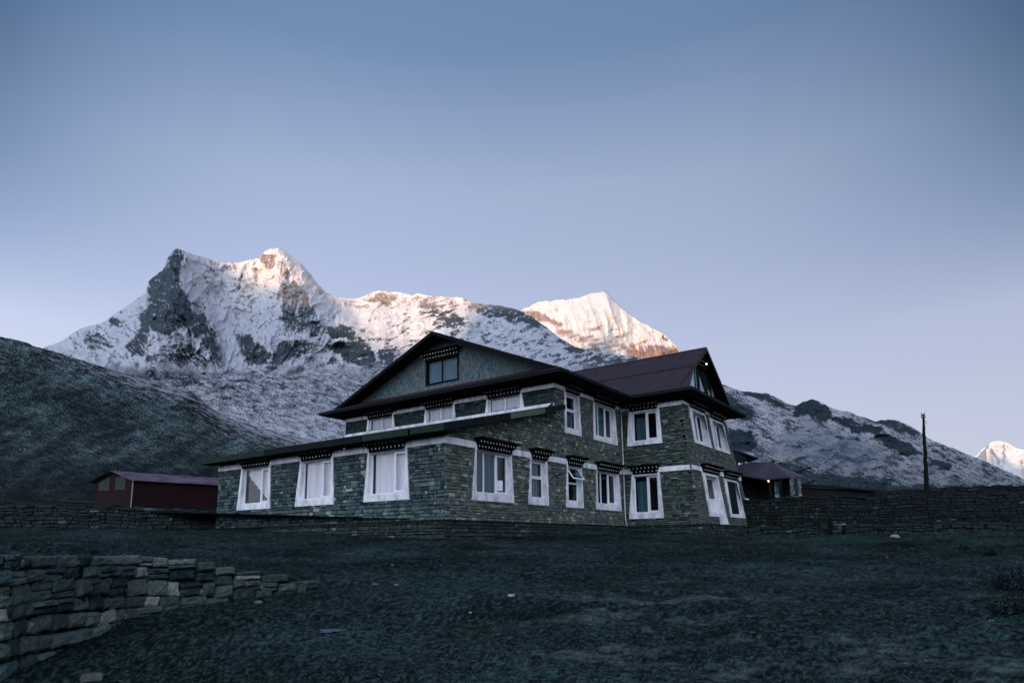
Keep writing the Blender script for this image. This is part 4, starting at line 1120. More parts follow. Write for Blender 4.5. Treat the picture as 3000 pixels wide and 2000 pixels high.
# ================================================================== SMALL HOUSE (right)
sh = empty('small_house', W(2285, 1455, 47), 'small stone house with a hipped purple metal roof and porch behind the right wall', 'house')
dS = 46.
def zq(x, y): return (2130+x/7.84, 1280+y/7.84)
R1 = W(*zq(380, 590), dS+4); R2 = W(*zq(1010, 568), dS+4)
E1 = W(*zq(440, 880), dS+1.5); E2 = W(*zq(880, 958), dS); E3 = W(*zq(1430, 905), dS+1.2); E4 = W(*zq(1790, 895), dS+5)
rf = MB()
R1b = R1+np.array([0, 0, 0]); E0 = W(*zq(150, 800), dS+4)
back1 = E4+HF*4; back0 = E0+HF*6
def poly(mb, pts, m=0): mb.add(pts, [tuple(range(len(pts)))], m)
poly(rf, [E0, E1, E2, R2, R1]); poly(rf, [E2, E3, R2]); poly(rf, [E3, E4, R2]); poly(rf, [E4, back1, R2]); poly(rf, [R1, R2, back1, back0]); poly(rf, [E0, R1, back0])
t_ = np.array([0, 0, -.10])
for p, q in ((E0, E1), (E1, E2), (E2, E3), (E3, E4), (E4, back1)): poly(rf, [p, q, q+t_, p+t_])
rf.build('roof', [roof_mat('plum_metal', (.020, .017, .028), (.032, .020, .030))], sh)
sf = MB(); poly(sf, [E0+t_, E1+t_, E2+t_, E3+t_, E4+t_, back1+t_, back0+t_]); sf.build('soffit', M['soffit'], sh)
hwl = MB()
wa = W(*zq(1440, 950), dS+1.6); wb_ = W(*zq(1680, 950), dS+3.2); wc = W(*zq(1220, 950), dS+2.6)
zbt = -1.
def wallq(mb, p, q, m=0, top=None):
    mb.quad((p[0], p[1], zbt), (q[0], q[1], zbt), (q[0], q[1], (top or wa[2])+.25), (p[0], p[1], (top or wa[2])+.25), m)
t2 = (wb_-wa)[:2]; L2 = np.linalg.norm(t2); t2 /= L2; nm2 = np.array([t2[1], -t2[0]])
FS = Facade(lambda s, z, n: (wa[0]+t2[0]*s+nm2[0]*n, wa[1]+t2[1]*s+nm2[1]*n, z), False)
masonry(hwl, FS, 0, L2, -.5, wa[2]+.15, [lambda z: (L2*.32, L2*.68) if wa[2]-1.15 < z < wa[2]+.05 else None], ch=(.12, .2), cl=(.25, .5), proj=.05, seed=91, base=.3)
wallq(hwl, wa-np.append(nm2, 0)*.05, wb_-np.append(nm2, 0)*.05, 1)
wallq(hwl, wc, wa, 1); back_l = wc-HR*6+HF*1.0; wallq(hwl, back_l, wc+HF*1.2, 1)
wallq(hwl, wb_, wb_+HF*4, 1)
hwl.build('wall', [M['wallB'], M['mortar']], sh)
hwn = MB(); slab(hwn, FS, [(L2*.33, wa[2]-1.12), (L2*.67, wa[2]-1.12), (L2*.67, wa[2]+.02), (L2*.33, wa[2]+.02)], .0, .03); wn = hwn.build('window', M['room'], sh)
hwp = MB(); slab(hwp, FS, [(L2*.38, wa[2]-.35), (L2*.52, wa[2]-.35), (L2*.52, wa[2]+.0), (L2*.38, wa[2]+.0)], .031, .04); hwp.build('pane', mat_plain('pale_pane', (.6, .66, .7), .3), wn)
pg = MB()
for q in (zq(975, 960), zq(1210, 950)):
    c = W(*q, dS+.5); pg.box((c[0]-.09, c[1]-.09, -1), (c[0]+.09, c[1]+.09, c[2]+.05))
pg.build('porch_post', M['timber'], sh)
lb = MB(); c = W(*zq(950, 1006), dS+.3); rock_mesh(lb, tuple(c), .07, .07, .08, 0, (.5, .5, .5), random.Random(1)); lb.build('bulb', mat_emit('orange_bulb', (1., .62, .42), 1.6), sh, smooth=True)

# ================================================================== REAR LODGE BLOCK (behind the wing)
rb_ = empty('annex_building', W(2170, 1400, 52), 'narrow end of a two storey annex with white windows behind the lodge', 'building')
dR = 50.
mbr = MB()
pe0 = W(*zq(-300, 150), dR+2); pe1 = W(*zq(740, 495), dR)
back = HF*6
up0 = pe0+np.array([0, 0, .25]); up1 = pe1+np.array([0, 0, .05])
poly(mbr, [pe0, pe1, pe1+back, pe0+back]); poly(mbr, [pe0, pe1, up1, up0]); poly(mbr, [up0, up1, up1+back+np.array([0, 0, .6]), up0+back+np.array([0, 0, 1.2])])
mbr.build('roof', [M['roof']], rb_)
wl0 = W(*zq(-300, 500), dR+2.3); wl1 = W(*zq(445, 560), dR+.6)
mbw = MB(); mbw.quad((wl0[0], wl0[1], -1), (wl1[0], wl1[1], -1), (wl1[0], wl1[1], pe1[2]+.2), (wl0[0], wl0[1], pe0[2]+.2)); b2 = wl1+back; mbw.quad((wl1[0], wl1[1], -1), (b2[0], b2[1], -1), (b2[0], b2[1], pe1[2]+.2), (wl1[0], wl1[1], pe1[2]+.2))
mbw.build('wall', M['mortar'], rb_)
for q0, q1 in ((zq(255, 585), zq(300, 740)), (zq(322, 600), zq(392, 800))):
    a = W(q0[0], q0[1], dR+.9-.12); b = W(q1[0], q0[1], dR+.8-.12); c = W(q1[0]+1.5, q1[1], dR+.8-.12); e = W(q0[0]+1, q1[1]-9, dR+.9-.12)
    mm = MB(); poly(mm, [a, b, c, e]); mm.build('window', mat_plain('pale_blind', (.62, .68, .72), .5), rb_)
mm = MB(); a = W(*zq(440, 570), dR+.4); b = W(*zq(475, 890), dR+.4); mm.tube([tuple(a), tuple(b)], .09, 6); mm.build('corner_post', M['pipe'], rb_)

# low maroon shed behind the wall
ms_e = empty('maroon_shed', W(2480, 1440, 52), 'long low dark maroon shed just above the right wall', 'shed')
mm = MB()
s0_, s1_ = W(2335, 1425, 52), W(2640, 1443, 52)
mm.quad((s0_[0], s0_[1], -1), (s1_[0], s1_[1], -1), tuple(s1_), tuple(s0_))
e = HF*3; mm.quad((s1_[0], s1_[1], -1), (s1_[0]+e[0], s1_[1]+e[1], -1), tuple(s1_+e), tuple(s1_))
mm.build('wall', mat_plain('maroon_boards', (.007, .005, .007), .8, .2, 5, .4, .1, 20, stretch=(1, 1, 4)), ms_e)
mm = MB(); a0, a1 = W(2325, 1413, 51.6), W(2655, 1441, 51.6)
poly(mm, [a0, a1, a1+HF*4+np.array([0, 0, .3]), a0+HF*4+np.array([0, 0, .3])]); poly(mm, [a0, a1, a1-np.array([0, 0, .15]), a0-np.array([0, 0, .15])]); mm.build('roof', M['fascia'], ms_e)

# ================================================================== MOUNTAINS
def K(*p): return np.array(p, float)
SNOW = np.array([.41, .435, .485]); ROCK = np.array([.022, .042, .052]); ROCK_LIT = np.array([.17, .135, .115])  # last one is rock with the low sun's warmth in its colour
def seg_dist(X, Y, pts):
    """distance and signed side to a polyline, plus position along"""
    D = np.full(X.shape, 1e9)
    for (x0, y0), (x1, y1) in zip(pts[:-1], pts[1:]):
        dx, dy = x1-x0, y1-y0; t = np.clip(((X-x0)*dx+(Y-y0)*dy)/(dx*dx+dy*dy), 0, 1)
        D = np.minimum(D, np.hypot(X-x0-t*dx, Y-y0-t*dy))
    return D
def inpoly(X, Y, pts, soft=8):
    """soft polygon mask"""
    if isinstance(X, np.ndarray) and X.size > 5000:
        px_ = [p[0] for p in pts]; py_ = [p[1] for p in pts]; w = soft*1.2+2
        m = (X > min(px_)-w) & (X < max(px_)+w) & (Y > min(py_)-w) & (Y < max(py_)+w)
        out = np.zeros(X.shape)
        if m.any() and m.sum() > 0:
            xs_, ys_ = X[m], Y[m]; out[m] = _inpoly(xs_, ys_, pts, soft)
        return out
    return _inpoly(X, Y, pts, soft)
def _inpoly(X, Y, pts, soft):
    ins = np.zeros(X.shape, bool); n = len(pts)
    for i in range(n):
        x0, y0 = pts[i]; x1, y1 = pts[(i+1) % n]
        c = ((y0 > Y) != (y1 > Y)) & (X < (x1-x0)*(Y-y0)/((y1-y0) if y1 != y0 else 1e-9)+x0)
        ins ^= c
    D = seg_dist(X, Y, list(pts)+[pts[0]])
    return ss(-soft, soft, np.where(ins, D, -D))
S2 = 1.27551
def sheet(name, sky, foot_y, x0, x1, nx, ny, depthf, colorf, jag=1.5, seed=0, mat=None, back=.25):
    xs = np.linspace(x0, x1, nx); sk = np.interp(xs, sky[:, 0], sky[:, 1])
    sk0 = sk.copy()
    sk = sk+jag*(fbm(xs/14, xs*0+seed, 5, seed)*1.6+fbm(xs/3.2, xs*0, 2, seed+3)*.6)
    t = np.linspace(0, 1, ny)[:, None]
    X = np.broadcast_to(xs, (ny, nx)).copy(); fy = foot_y(xs) if callable(foot_y) else np.full(nx, foot_y)
    Y = sk+(fy-sk)*t**.92
    dpt = depthf(X, Y, sk0)
    P = CAM+rays(X*S2, Y*S2)*dpt[..., None]
    # the far side of the ridge falls away behind the crest
    Bk = P[0:1].copy(); Bk = Bk+HF*dpt[0:1, :, None]*.12; Bk[..., 2] -= dpt[0:1]*.10
    Bk2 = P[0:1]+HF*dpt[0:1, :, None]*back; Bk2[..., 2] = 0
    C = colorf(X, Y, sk0)
    P = np.concatenate([Bk2, Bk, P]); C = np.concatenate([C[:1], C[:1], C])
    return tag(grid_mesh(name, P, C, mat), kind='structure')
m_mtn = mat_vcol('mountain_rock_and_snow', .85, .012, .10, .25, 8., .1)
m_hill = mat_vcol('hill_turf', .95, .10, .45, .3, 1.5, .05)

# --- main massif: left peak, lit second peak and the long middle crest
sky1 = K((-200, 860), (60, 812), (100, 799), (140, 784), (180, 757), (210, 747), (240, 740), (262, 722), (300, 697), (318, 684), (335, 672), (340, 648), (352, 636), (372, 622), (381, 607), (386, 590), (396, 576), (407, 570), (420, 575), (440, 583), (470, 592), (500, 599), (520, 602),
         (548, 603), (575, 596), (592, 592), (600, 584), (610, 577), (622, 570), (638, 569), (652, 575), (668, 588), (690, 602), (706, 620), (715, 632), (732, 655), (750, 672), (772, 681), (800, 685), (828, 683), (845, 674), (868, 667), (890, 669), (908, 668), (925, 672), (945, 678), (958, 673), (985, 678), (1010, 681),
         (1050, 682), (1075, 688), (1085, 695), (1110, 699), (1145, 701), (1190, 711), (1225, 728), (1250, 748), (1285, 775), (1320, 796), (1370, 808), (1430, 816), (1500, 825), (1560, 832), (1600, 880), (1640, 1000), (1760, 1060), (1900, 1080), (2000, 1090))
TAN0 = 1247.
def depth1(X, Y, sk):
    base = np.interp(X, [0, 400, 900, 1300, 1700], [2000, 2000, 2250, 2200, 2000])
    cl = np.interp(X, [0, 130, 300, 560, 760, 900, 1100, 1400, 1700], [812, 838, 845, 846, 850, 870, 880, 870, 900])
    cl = cl+16*fbm(X/48, Y/40, 3, 79)
    t1 = np.clip((Y-sk)/np.maximum(cl-sk, 15), 0, 1); t2 = np.clip((Y-cl)/(1080-cl), 0, 1)
    d = base-(base-1500)*t1**1.1-760*t2**.9*(t1 >= 1)
    # broad forms: buttresses stand forward, couloirs recede
    f = 0
    for pts, w, a in ((((407, 570), (385, 650), (372, 750), (350, 800)), 55, 150), (((420, 700), (470, 780), (520, 840)), 45, 100),
                      (((650, 575), (700, 650), (745, 720), (762, 760)), 45, 130), (((640, 640), (650, 720), (600, 790)), 40, 50),
                      (((780, 690), (820, 770), (880, 830)), 50, 60), (((575, 790), (585, 830)), 30, 60),
                      (((800, 765), (860, 800), (890, 840)), 35, 90), (((690, 790), (650, 830)), 40, 70)):
        f = f+a*np.exp(-(seg_dist(X, Y, pts)/w)**2)
    for pts, w, a in ((((497, 690), (520, 750), (535, 840)), 40, 90), (((790, 700), (860, 800)), 30, 60), (((600, 640), (560, 760)), 30, 50)):
        f = f-a*np.exp(-(seg_dist(X, Y, pts)/w)**2)
    fade = ss(0, 14, Y-sk)
    th, r = fan(X, Y)
    bl = ss(830, 760, X)*ss(862, 815, Y); str_ = bl*ridged(th*9, r*4.5, 5, 3)+(1-bl)*ridged((X*.25+Y)/46, (X-Y*.3)/90, 5, 3)
    f = f+40*(str_-.5)+30*(ridged(X/52, Y/52, 4, 77)-.4)*bl+15*fbm(X/30, Y/30, 4, 8)+4*fbm(X/7, Y/7, 3, 18)
    return d-f*fade*np.clip((d-700)/900, .12, 1)
def fan(X, Y):
    X = X+22*fbm(X/70, Y/70, 4, 71); Y = Y+18*fbm(X/60, Y/60, 4, 73)
    x, y = X-545, 1010-Y
    return np.arctan2(x, y), np.hypot(x, y)/260
def col1(X, Y, sk):
    th, r = fan(X, Y)
    wx = X+9*fbm(X/22, Y/22, 3, 61); wy = Y+9*fbm(X/22, Y/22, 3, 63)
    rock = np.zeros(X.shape)
    for pts, s, a in (
        (((407, 566), (386, 588), (380, 612), (342, 640), (346, 680), (322, 735), (318, 770), (345, 757), (385, 765), (430, 752), (455, 745), (436, 700), (414, 650), (408, 620), (420, 590)), 7, 1.0),
        (((446, 700), (470, 720), (498, 775), (520, 838), (500, 845), (470, 800), (440, 760)), 8, .95),
        (((318, 760), (285, 800), (300, 822), (330, 812), (345, 770)), 8, .8),
        (((455, 740), (420, 752), (450, 800), (500, 842), (420, 840), (380, 815), (430, 790)), 10, .8),
        (((252, 725), (283, 735), (272, 752), (250, 748)), 4, .9), (((205, 755), (240, 772), (262, 800), (232, 805), (190, 790)), 6, .55),
        (((645, 640), (668, 662), (700, 690), (733, 735), (752, 760), (700, 770), (650, 750), (640, 700)), 12, .75),
        (((660, 655), (690, 690), (715, 725), (745, 755), (735, 735), (700, 670), (672, 640)), 5, .8),
        (((540, 768), (568, 765), (592, 785), (622, 812), (615, 835), (575, 838), (556, 815)), 5, 1.0),
        (((612, 838), (640, 785), (700, 782), (730, 792), (700, 812), (670, 820), (640, 838)), 5, .95),
        (((742, 750), (800, 745), (818, 762), (812, 780), (770, 778), (748, 768)), 4, 1.0),
        (((740, 790), (795, 785), (830, 775), (856, 805), (872, 838), (840, 850), (800, 830), (770, 808)), 5, 1.0),
        (((868, 800), (895, 792), (905, 830), (880, 860), (862, 840)), 6, .8),
        (((700, 822), (760, 818), (800, 845), (760, 858), (700, 845)), 6, .35),
        (((595, 590), (608, 580), (632, 585), (632, 612), (618, 618), (600, 605)), 3, .85), (((640, 600), (660, 612), (668, 640), (645, 640)), 5, .45),
        (((655, 640), (705, 622), (760, 668), (745, 680), (700, 645)), 4, .2),
        (((835, 683), (870, 672), (915, 676), (902, 700), (860, 698)), 5, .65), (((950, 676), (1040, 684), (1055, 730), (1010, 752), (960, 712)), 10, .55),
        (((1060, 684), (1130, 698), (1200, 712), (1260, 752), (1200, 745), (1120, 725), (1075, 712)), 6, .75),
        (((860, 762), (905, 790), (925, 830), (950, 860), (900, 850), (880, 800)), 8, .45), (((790, 690), (850, 700), (840, 712), (792, 702)), 4, .5),
        (((1020, 730), (1050, 725), (1075, 745), (1030, 752)), 4, .8), (((1280, 778), (1380, 815), (1560, 832), (1480, 850), (1350, 850)), 10, .55)):
        rock = np.maximum(rock, a*inpoly(wx, wy, pts, s))
    bl = ss(830, 760, X); streak = bl*(.5*ridged(th*13, r*5, 5, 3, .6)+.5*ridged(X/30, Y/34, 5, 6, .6))+(1-bl)*ridged((X*.28+Y)/30, (X-Y*.28)/80, 5, 3, .6)
    fine = fbm(X/5, Y/4, 4, 91, .65); mid = fbm(X/30, Y/18, 4, 95)
    str2 = bl*fbm(th*40, r*8, 5, 33, .72)+(1-bl)*fbm((X*.3+Y)/9, (X-Y*.3)/26, 4, 33, .65)
    # moraine slopes: sprinkled snow on dark ground
    low = ss(826, 872, Y+22*mid); lows = fbm((X*-.28+Y)/7, (X+Y*.28)/26, 5, 45, .7)
    v = rock*1.0+.60*(streak-.40)+1.45*str2+.95*fine+.6*mid-.06+.30*ss(900, 1060, X)*ss(690, 760, Y)*.6
    snow = 1-ss(.08, .55, v)*.95
    clean = np.maximum(np.exp(-(seg_dist(X, Y, ((490, 640), (515, 720), (532, 830)))/22)**2), inpoly(X, Y, ((790, 700), (860, 712), (900, 760), (880, 790), (850, 760), (800, 740)), 12))
    clean = np.maximum(clean, .8*np.exp(-(seg_dist(X, Y, ((180, 812), (235, 828)))/7)**2))
    snow = np.maximum(snow, clean*(1-ss(.5, .9, v-.25)))
    band_ = ridged((X*-.22+Y)/34, (X+Y*.22)/110, 4, 49); sv = .66+.8*lows+.6*fine+.3*mid-.45*ss(.45, .85, band_)
    thin = ss(470, 700, X)*.16+np.exp(-(seg_dist(X, Y, ((390, 880), (450, 905), (520, 950), (640, 985), (760, 1010)))/34)**2)*.22
    rk = inpoly(wx, wy, ((230, 800), (330, 825), (470, 840), (440, 880), (330, 870), (240, 830)), 14)*.55
    snow_low = np.clip((sv-.55)*1.35+.48+thin-rk-.20, 0, 1)**1.1
    snow = snow*(1-low)+snow_low*low
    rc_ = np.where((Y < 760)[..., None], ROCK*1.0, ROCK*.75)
    warm = ss(720, 690, Y)[..., None]*ss(560, 600, X)[..., None]; rc_ = rc_*(1-warm)+ROCK_LIT*warm*1.3  # sunlit tint painted into the upper rock
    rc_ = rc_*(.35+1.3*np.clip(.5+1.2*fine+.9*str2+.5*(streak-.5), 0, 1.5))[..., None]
    lit_ = np.where(X < 770, ss(730, 655, Y)*ss(470, 600, X), ss(850, 760, Y)*ss(1095, 1060, X))[..., None]; sc = SNOW*(1+lit_*np.array([.44, .36, .20]))*(1-.14*low)[..., None]*(.90+.16*np.clip(.5+mid+fine, 0, 1))[..., None]  # snow painted brighter and warmer where the sun strikes
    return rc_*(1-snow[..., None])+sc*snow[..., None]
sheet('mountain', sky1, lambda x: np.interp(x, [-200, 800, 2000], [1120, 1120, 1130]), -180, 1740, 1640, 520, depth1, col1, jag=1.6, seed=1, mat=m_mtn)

# --- right sunlit peak, farther back
skyB = K((1100, 745), (1150, 728), (1190, 712), (1212, 704), (1235, 694), (1262, 690), (1300, 687), (1330, 683), (1342, 677), (1360, 671), (1378, 668), (1388, 666), (1396, 672), (1406, 686), (1425, 703), (1440, 715), (1462, 733), (1490, 748), (1515, 762), (1530, 772), (1548, 790), (1562, 806), (1600, 850), (1640, 960), (1700, 1080), (1800, 1120))
def depthB(X, Y, sk):
    d = 2950-(2950-2350)*np.clip((Y-sk)/150, 0, 1.2)
    fade = ss(0, 10, Y-sk)
    f = 90*(ridged((X-Y*.35)/34, Y/120, 5, 203)-.5)+55*(ridged((X*.25+Y)/30, X/120, 4, 207)-.5)*ss(720, 770, Y)+25*fbm(X/12, Y/12, 4, 209)
    f = f+120*np.exp(-(seg_dist(X, Y, ((1388, 668), (1395, 720), (1372, 790)))/38)**2)
    return d-f*fade
def colB(X, Y, sk):
    wx = X+7*fbm(X/18, Y/18, 3, 261); wy = Y+7*fbm(X/18, Y/18, 3, 263)
    rock = np.zeros(X.shape)
    for pts, s, a in ((((1190, 712), (1240, 716), (1300, 745), (1290, 752), (1230, 735)), 5, .6), (((1270, 748), (1340, 765), (1400, 780), (1470, 790), (1540, 800), (1545, 812), (1440, 806), (1330, 790), (1285, 770)), 7, .42),
                      (((1340, 740), (1380, 730), (1388, 760), (1350, 770)), 8, .30), (((1490, 790), (1560, 800), (1560, 815), (1480, 812)), 4, .8), (((1440, 800), (1560, 810), (1600, 830), (1440, 830)), 5, .8)):
        rock = np.maximum(rock, a*inpoly(wx, wy, pts, s))
    fl = ss(1400, 1440, X); fur = fbm((X-(Y-700)*.45)/7, Y/42, 4, 271, .6)
    str2 = fbm((X*.22+Y)/8, X/42, 4, 277, .65); fine = fbm(X/4, Y/4, 3, 281)
    v = rock*1.0+.75*str2*(1-.55*fl)*ss(700, 760, Y+8*fl)+.75*fur*fl+.30*fine-.12
    snow = 1-ss(.12, .42, v)*.9
    rc_ = ROCK_LIT*np.array([1.2, 1.0, .95])*(.7+.8*np.clip(.5+fine+str2, 0, 1.2))[..., None]
    return rc_*(1-snow[..., None])+SNOW*np.array([1.44, 1.35, 1.18])*snow[..., None]  # sunlit brightness and warmth put into this peak's snow and rock colours
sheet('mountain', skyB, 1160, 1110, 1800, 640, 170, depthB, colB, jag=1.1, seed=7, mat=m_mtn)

# --- right ridge
skyR = K((1500, 850), (1570, 862), (1640, 880), (1665, 884), (1700, 897), (1730, 901), (1762, 903), (1790, 916), (1812, 928), (1828, 931), (1845, 922), (1862, 917), (1880, 920), (1900, 932), (1922, 941), (1950, 945), (1968, 953), (1990, 960), (2010, 967), (2040, 963), (2062, 965), (2085, 975), (2110, 990), (2130, 1004), (2160, 1018), (2190, 1030), (2230, 1046), (2270, 1062), (2310, 1080), (2352, 1100), (2420, 1120), (2600, 1150))
def depthR(X, Y, sk):
    d = 1250-560*np.clip((Y-sk)/190, 0, 1.3)
    f = 34*(ridged((X*.30+Y)/40, (X-Y*.3)/90, 5, 303)-.5)+14*fbm(X/14, Y/14, 5, 309)+4*fbm(X/4, Y/4, 2, 311)
    f = f+55*np.exp(-(seg_dist(X, Y, ((1862, 918), (1830, 980), (1790, 1050)))/40)**2)+40*np.exp(-(seg_dist(X, Y, ((2045, 965), (2060, 1010), (2100, 1060)))/34)**2)
    return d-f*ss(0, 12, Y-sk)
def colR(X, Y, sk):
    wx = X+6*fbm(X/16, Y/16, 3, 361); wy = Y+6*fbm(X/16, Y/16, 3, 363)
    rock = np.zeros(X.shape)
    for pts, s, a in ((((1828, 931), (1862, 915), (1905, 935), (1912, 952), (1895, 965), (1860, 952), (1822, 955)), 4, 1.), (((1905, 958), (1950, 960), (1975, 975), (1940, 980)), 4, .8), (((1995, 982), (2020, 990), (2062, 1008), (2090, 1020), (2118, 1042), (2085, 1044), (2040, 1028)), 3, 1.),
                      (((1950, 978), (2000, 975), (2030, 985), (2010, 995), (1955, 992)), 3, .8), (((1700, 897), (1760, 905), (1810, 930), (1790, 935), (1740, 915)), 5, .7), (((2010, 966), (2045, 962), (2100, 985), (2120, 1005), (2060, 990)), 5, .6),
                      (((1668, 905), (1720, 930), (1740, 960), (1700, 965), (1670, 950)), 8, .5), (((1672, 985), (1720, 990), (1738, 1020), (1720, 1040), (1675, 1030)), 5, .85),
                      (((1915, 1040), (1985, 1058), (1975, 1066), (1925, 1052)), 3, .8), (((2130, 1050), (2190, 1068), (2180, 1078), (2140, 1066)), 3, .8),
                      (((1790, 1065), (1900, 1090), (2050, 1100), (2050, 1130), (1780, 1130)), 14, .75), (((2050, 1110), (2250, 1118), (2352, 1120), (2352, 1150), (2050, 1150)), 8, .6)):
        rock = np.maximum(rock, a*inpoly(wx, wy, pts, s))
    str2 = fbm((-X*.42+Y)/7, (X+Y*.42)/26, 5, 377, .68); fine = fbm(X/3.2, Y/3.2, 4, 381, .7); mid = fbm(X/45, Y/30, 3, 383)
    scree = inpoly(wx, wy, ((1850, 960), (1900, 978), (1990, 1010), (2060, 1060), (1960, 1080), (1830, 1060), (1770, 1040), (1800, 1000)), 14)
    v = rock*.92+1.0*str2*(1-.55*scree)+.95*fine*(1-.3*scree)+.5*mid+.20
    snow = 1-ss(.0, .55, v)
    snow = snow*(1-.40*scree)
    gl = ss(1000, 1110, Y)*.35
    snow = snow*(1-gl)
    rc_ = (ROCK*.72)*(.55+1.0*np.clip(.5+fine+str2*.8, 0, 1.3))[..., None]
    rc_ = rc_+scree[..., None]*np.array([.03, .045, .06])
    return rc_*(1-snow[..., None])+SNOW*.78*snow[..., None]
sheet('mountain', skyR, lambda x: np.interp(x, [1500, 2600], [1165, 1175]), 1520, 2600, 900, 330, depthR, colR, jag=1.5, seed=17, mat=mat_vcol('ridge_rock_and_snow', .85, .03, .12, .25, 4., .1))

# --- far right sunlit peak
skyF = K((2100, 1100), (2180, 1075), (2225, 1056), (2243, 1045), (2256, 1030), (2268, 1020), (2280, 1014), (2290, 1011), (2305, 1013), (2318, 1018), (2335, 1028), (2352, 1033), (2400, 1052), (2500, 1090), (2700, 1130))
def depthF(X, Y, sk):
    return 4300-700*np.clip((Y-sk)/120, 0, 1.2)-(90*(ridged((X-Y*.3)/26, Y/70, 4, 403)-.5)+30*fbm(X/9, Y/9, 3, 409))*ss(0, 8, Y-sk)
def colF(X, Y, sk):
    v = .8*fbm((X-Y*.3)/6, Y/20, 4, 411, .65)+.3*fbm(X/4, Y/4, 3, 415)-.15
    snow = (1-ss(.1, .5, v)*.7)[..., None]
    return ROCK_LIT*1.1*(1-snow)+SNOW*np.array([1.44, 1.35, 1.18])*snow  # sunlight painted into the far peak's colours too
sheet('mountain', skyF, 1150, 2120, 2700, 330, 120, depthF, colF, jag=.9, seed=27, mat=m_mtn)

# --- dark hill on the left
skyH = K((-700, 640), (-300, 700), (-100, 748), (0, 773), (30, 779), (60, 786), (85, 797), (110, 803), (150, 815), (200, 831), (250, 846), (300, 861), (345, 875), (385, 883), (430, 893), (455, 908), (478, 932), (510, 952), (545, 966), (590, 978), (640, 992), (700, 1006), (780, 1030), (900, 1060), (1200, 1110))
def depthH(X, Y, sk):
    top = np.interp(X, [-700, 0, 400, 900], [420, 430, 520, 560])
    t = np.clip((Y-sk)/np.maximum(1150-sk, 40), 0, 1.05)
    d = top*(1-t)**1.15+75*(1-(1-t)**1.15)
    f = 8*fbm((X*.3+Y)/60, X/130, 4, 503)+2.2*(ridged((X*.25+Y)/16, (X-Y*.25)/30, 5, 505)-.5)+2.6*fbm(X/6, Y/4, 5, 509, .7)
    f = f+8*np.exp(-(seg_dist(X, Y, ((400, 905), (470, 950), (560, 1010)))/26)**2)
    return np.maximum(60, d-f*ss(0, 8, Y-sk)*np.clip(d/300, .15, 1.3))
def colH(X, Y, sk):
    fine = fbm(X/5, Y/2.6, 4, 521, .7); mid = fbm((X*.32+Y)/26, X/80, 4, 523); st = fbm((-X*.40+Y)/6, (X+Y*.4)/30, 4, 527, .65); big = fbm(X/120, Y/60, 3, 529)
    sp = fbm(X/2.2, Y/1.3, 3, 533, .7); bush = ss(.12, .42, fbm(X/30+Y/60, Y/9, 4, 541, .62)); t = np.clip(.44+1.15*fine+.55*st+.60*mid+.45*big+.9*sp+.16*ss(160, 20, Y-sk)-.42*bush, 0, 1.4)
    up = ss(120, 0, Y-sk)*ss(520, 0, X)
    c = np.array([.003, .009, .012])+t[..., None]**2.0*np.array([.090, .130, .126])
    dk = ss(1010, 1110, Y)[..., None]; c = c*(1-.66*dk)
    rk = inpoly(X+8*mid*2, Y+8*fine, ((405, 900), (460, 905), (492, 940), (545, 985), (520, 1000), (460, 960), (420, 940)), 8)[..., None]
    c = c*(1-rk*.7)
    # thin snow cover towards the skyline and the far side
    sn = ss(.30, .8, .30+.9*st+.55*fine+.30*np.maximum(ss(60, 0, Y-sk)*ss(60, 350, X)*1.2+.35*ss(90, 0, Y-sk), ss(44, 0, Y-sk)*ss(470, 620, X)*2.2)-.16)
    sn = (sn*np.clip(ss(110, 0, Y-sk), 0, 1))[..., None]
    snc = SNOW*.62
    return c*(1-sn)+snc*sn
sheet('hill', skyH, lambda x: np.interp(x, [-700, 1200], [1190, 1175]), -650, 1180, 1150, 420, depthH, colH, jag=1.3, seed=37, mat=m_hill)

# --- unseen range added behind the camera, skyline shaped to cast the shade line
SUN_OFF, SUN_EL = rad(13), rad(3.2)
s_h = -HF*math.cos(SUN_OFF)-HR*math.sin(SUN_OFF)             # horizontal direction towards the sun
to_sun = s_h*math.cos(SUN_EL)+np.array([0, 0, math.sin(SUN_EL)])
e_q = np.array([s_h[1], -s_h[0], 0.]);
if e_q@HR < 0: e_q = -e_q
DC = 8000.
edge = []   # (x, y in survey px, depth): where the shade line crosses the far slopes
for x, y, d in ((100, 700, 2000), (300, 520, 2000), (440, 540, 2000), (478, 585, 1980), (510, 610, 1980), (545, 622, 1960), (575, 634, 1940), (600, 650, 1930), (650, 668, 1900), (700, 670, 1900), (725, 668, 1950), (760, 676, 2080), (778, 684, 2080), (800, 725, 2000), (825, 770, 1950), (850, 815, 1880), (900, 840, 1800), (950, 840, 1800),
                (1000, 820, 1850), (1038, 770, 2000), (1062, 715, 2150), (1072, 688, 2220), (1082, 672, 2240), (1120, 672, 2240), (1170, 680, 2230), (1215, 700, 2220), (1238, 728, 2200)):
    P = W(x*S2, y*S2, d); edge.append((P@e_q, P[2]+(DC+(-(P-CAM))@s_h*1.0)*math.tan(SUN_EL)))
for x, y, d in ((1280, 796, 2500), (1340, 806, 2480), (1420, 808, 2480), (1500, 806, 2500), (1560, 806, 2550)):
    P = W(x*S2, y*S2, d); edge.append((P@e_q, P[2]+(DC+(-(P-CAM))@s_h)*math.tan(SUN_EL)))
for x, y, d in ((2235, 1070, 3950), (2300, 1042, 4050), (2352, 1062, 4000), (2500, 1110, 4000)):
    P = W(x*S2, y*S2, d); edge.append((P@e_q, P[2]+(DC+(-(P-CAM))@s_h)*math.tan(SUN_EL)))
edge.sort(); edge = np.array(edge)
qs = np.unique(np.concatenate([np.linspace(-14000, edge[0, 0]-300, 80), np.linspace(edge[0, 0]-300, edge[-1, 0]+300, 700), np.linspace(edge[-1, 0]+300, 12000, 80)]))
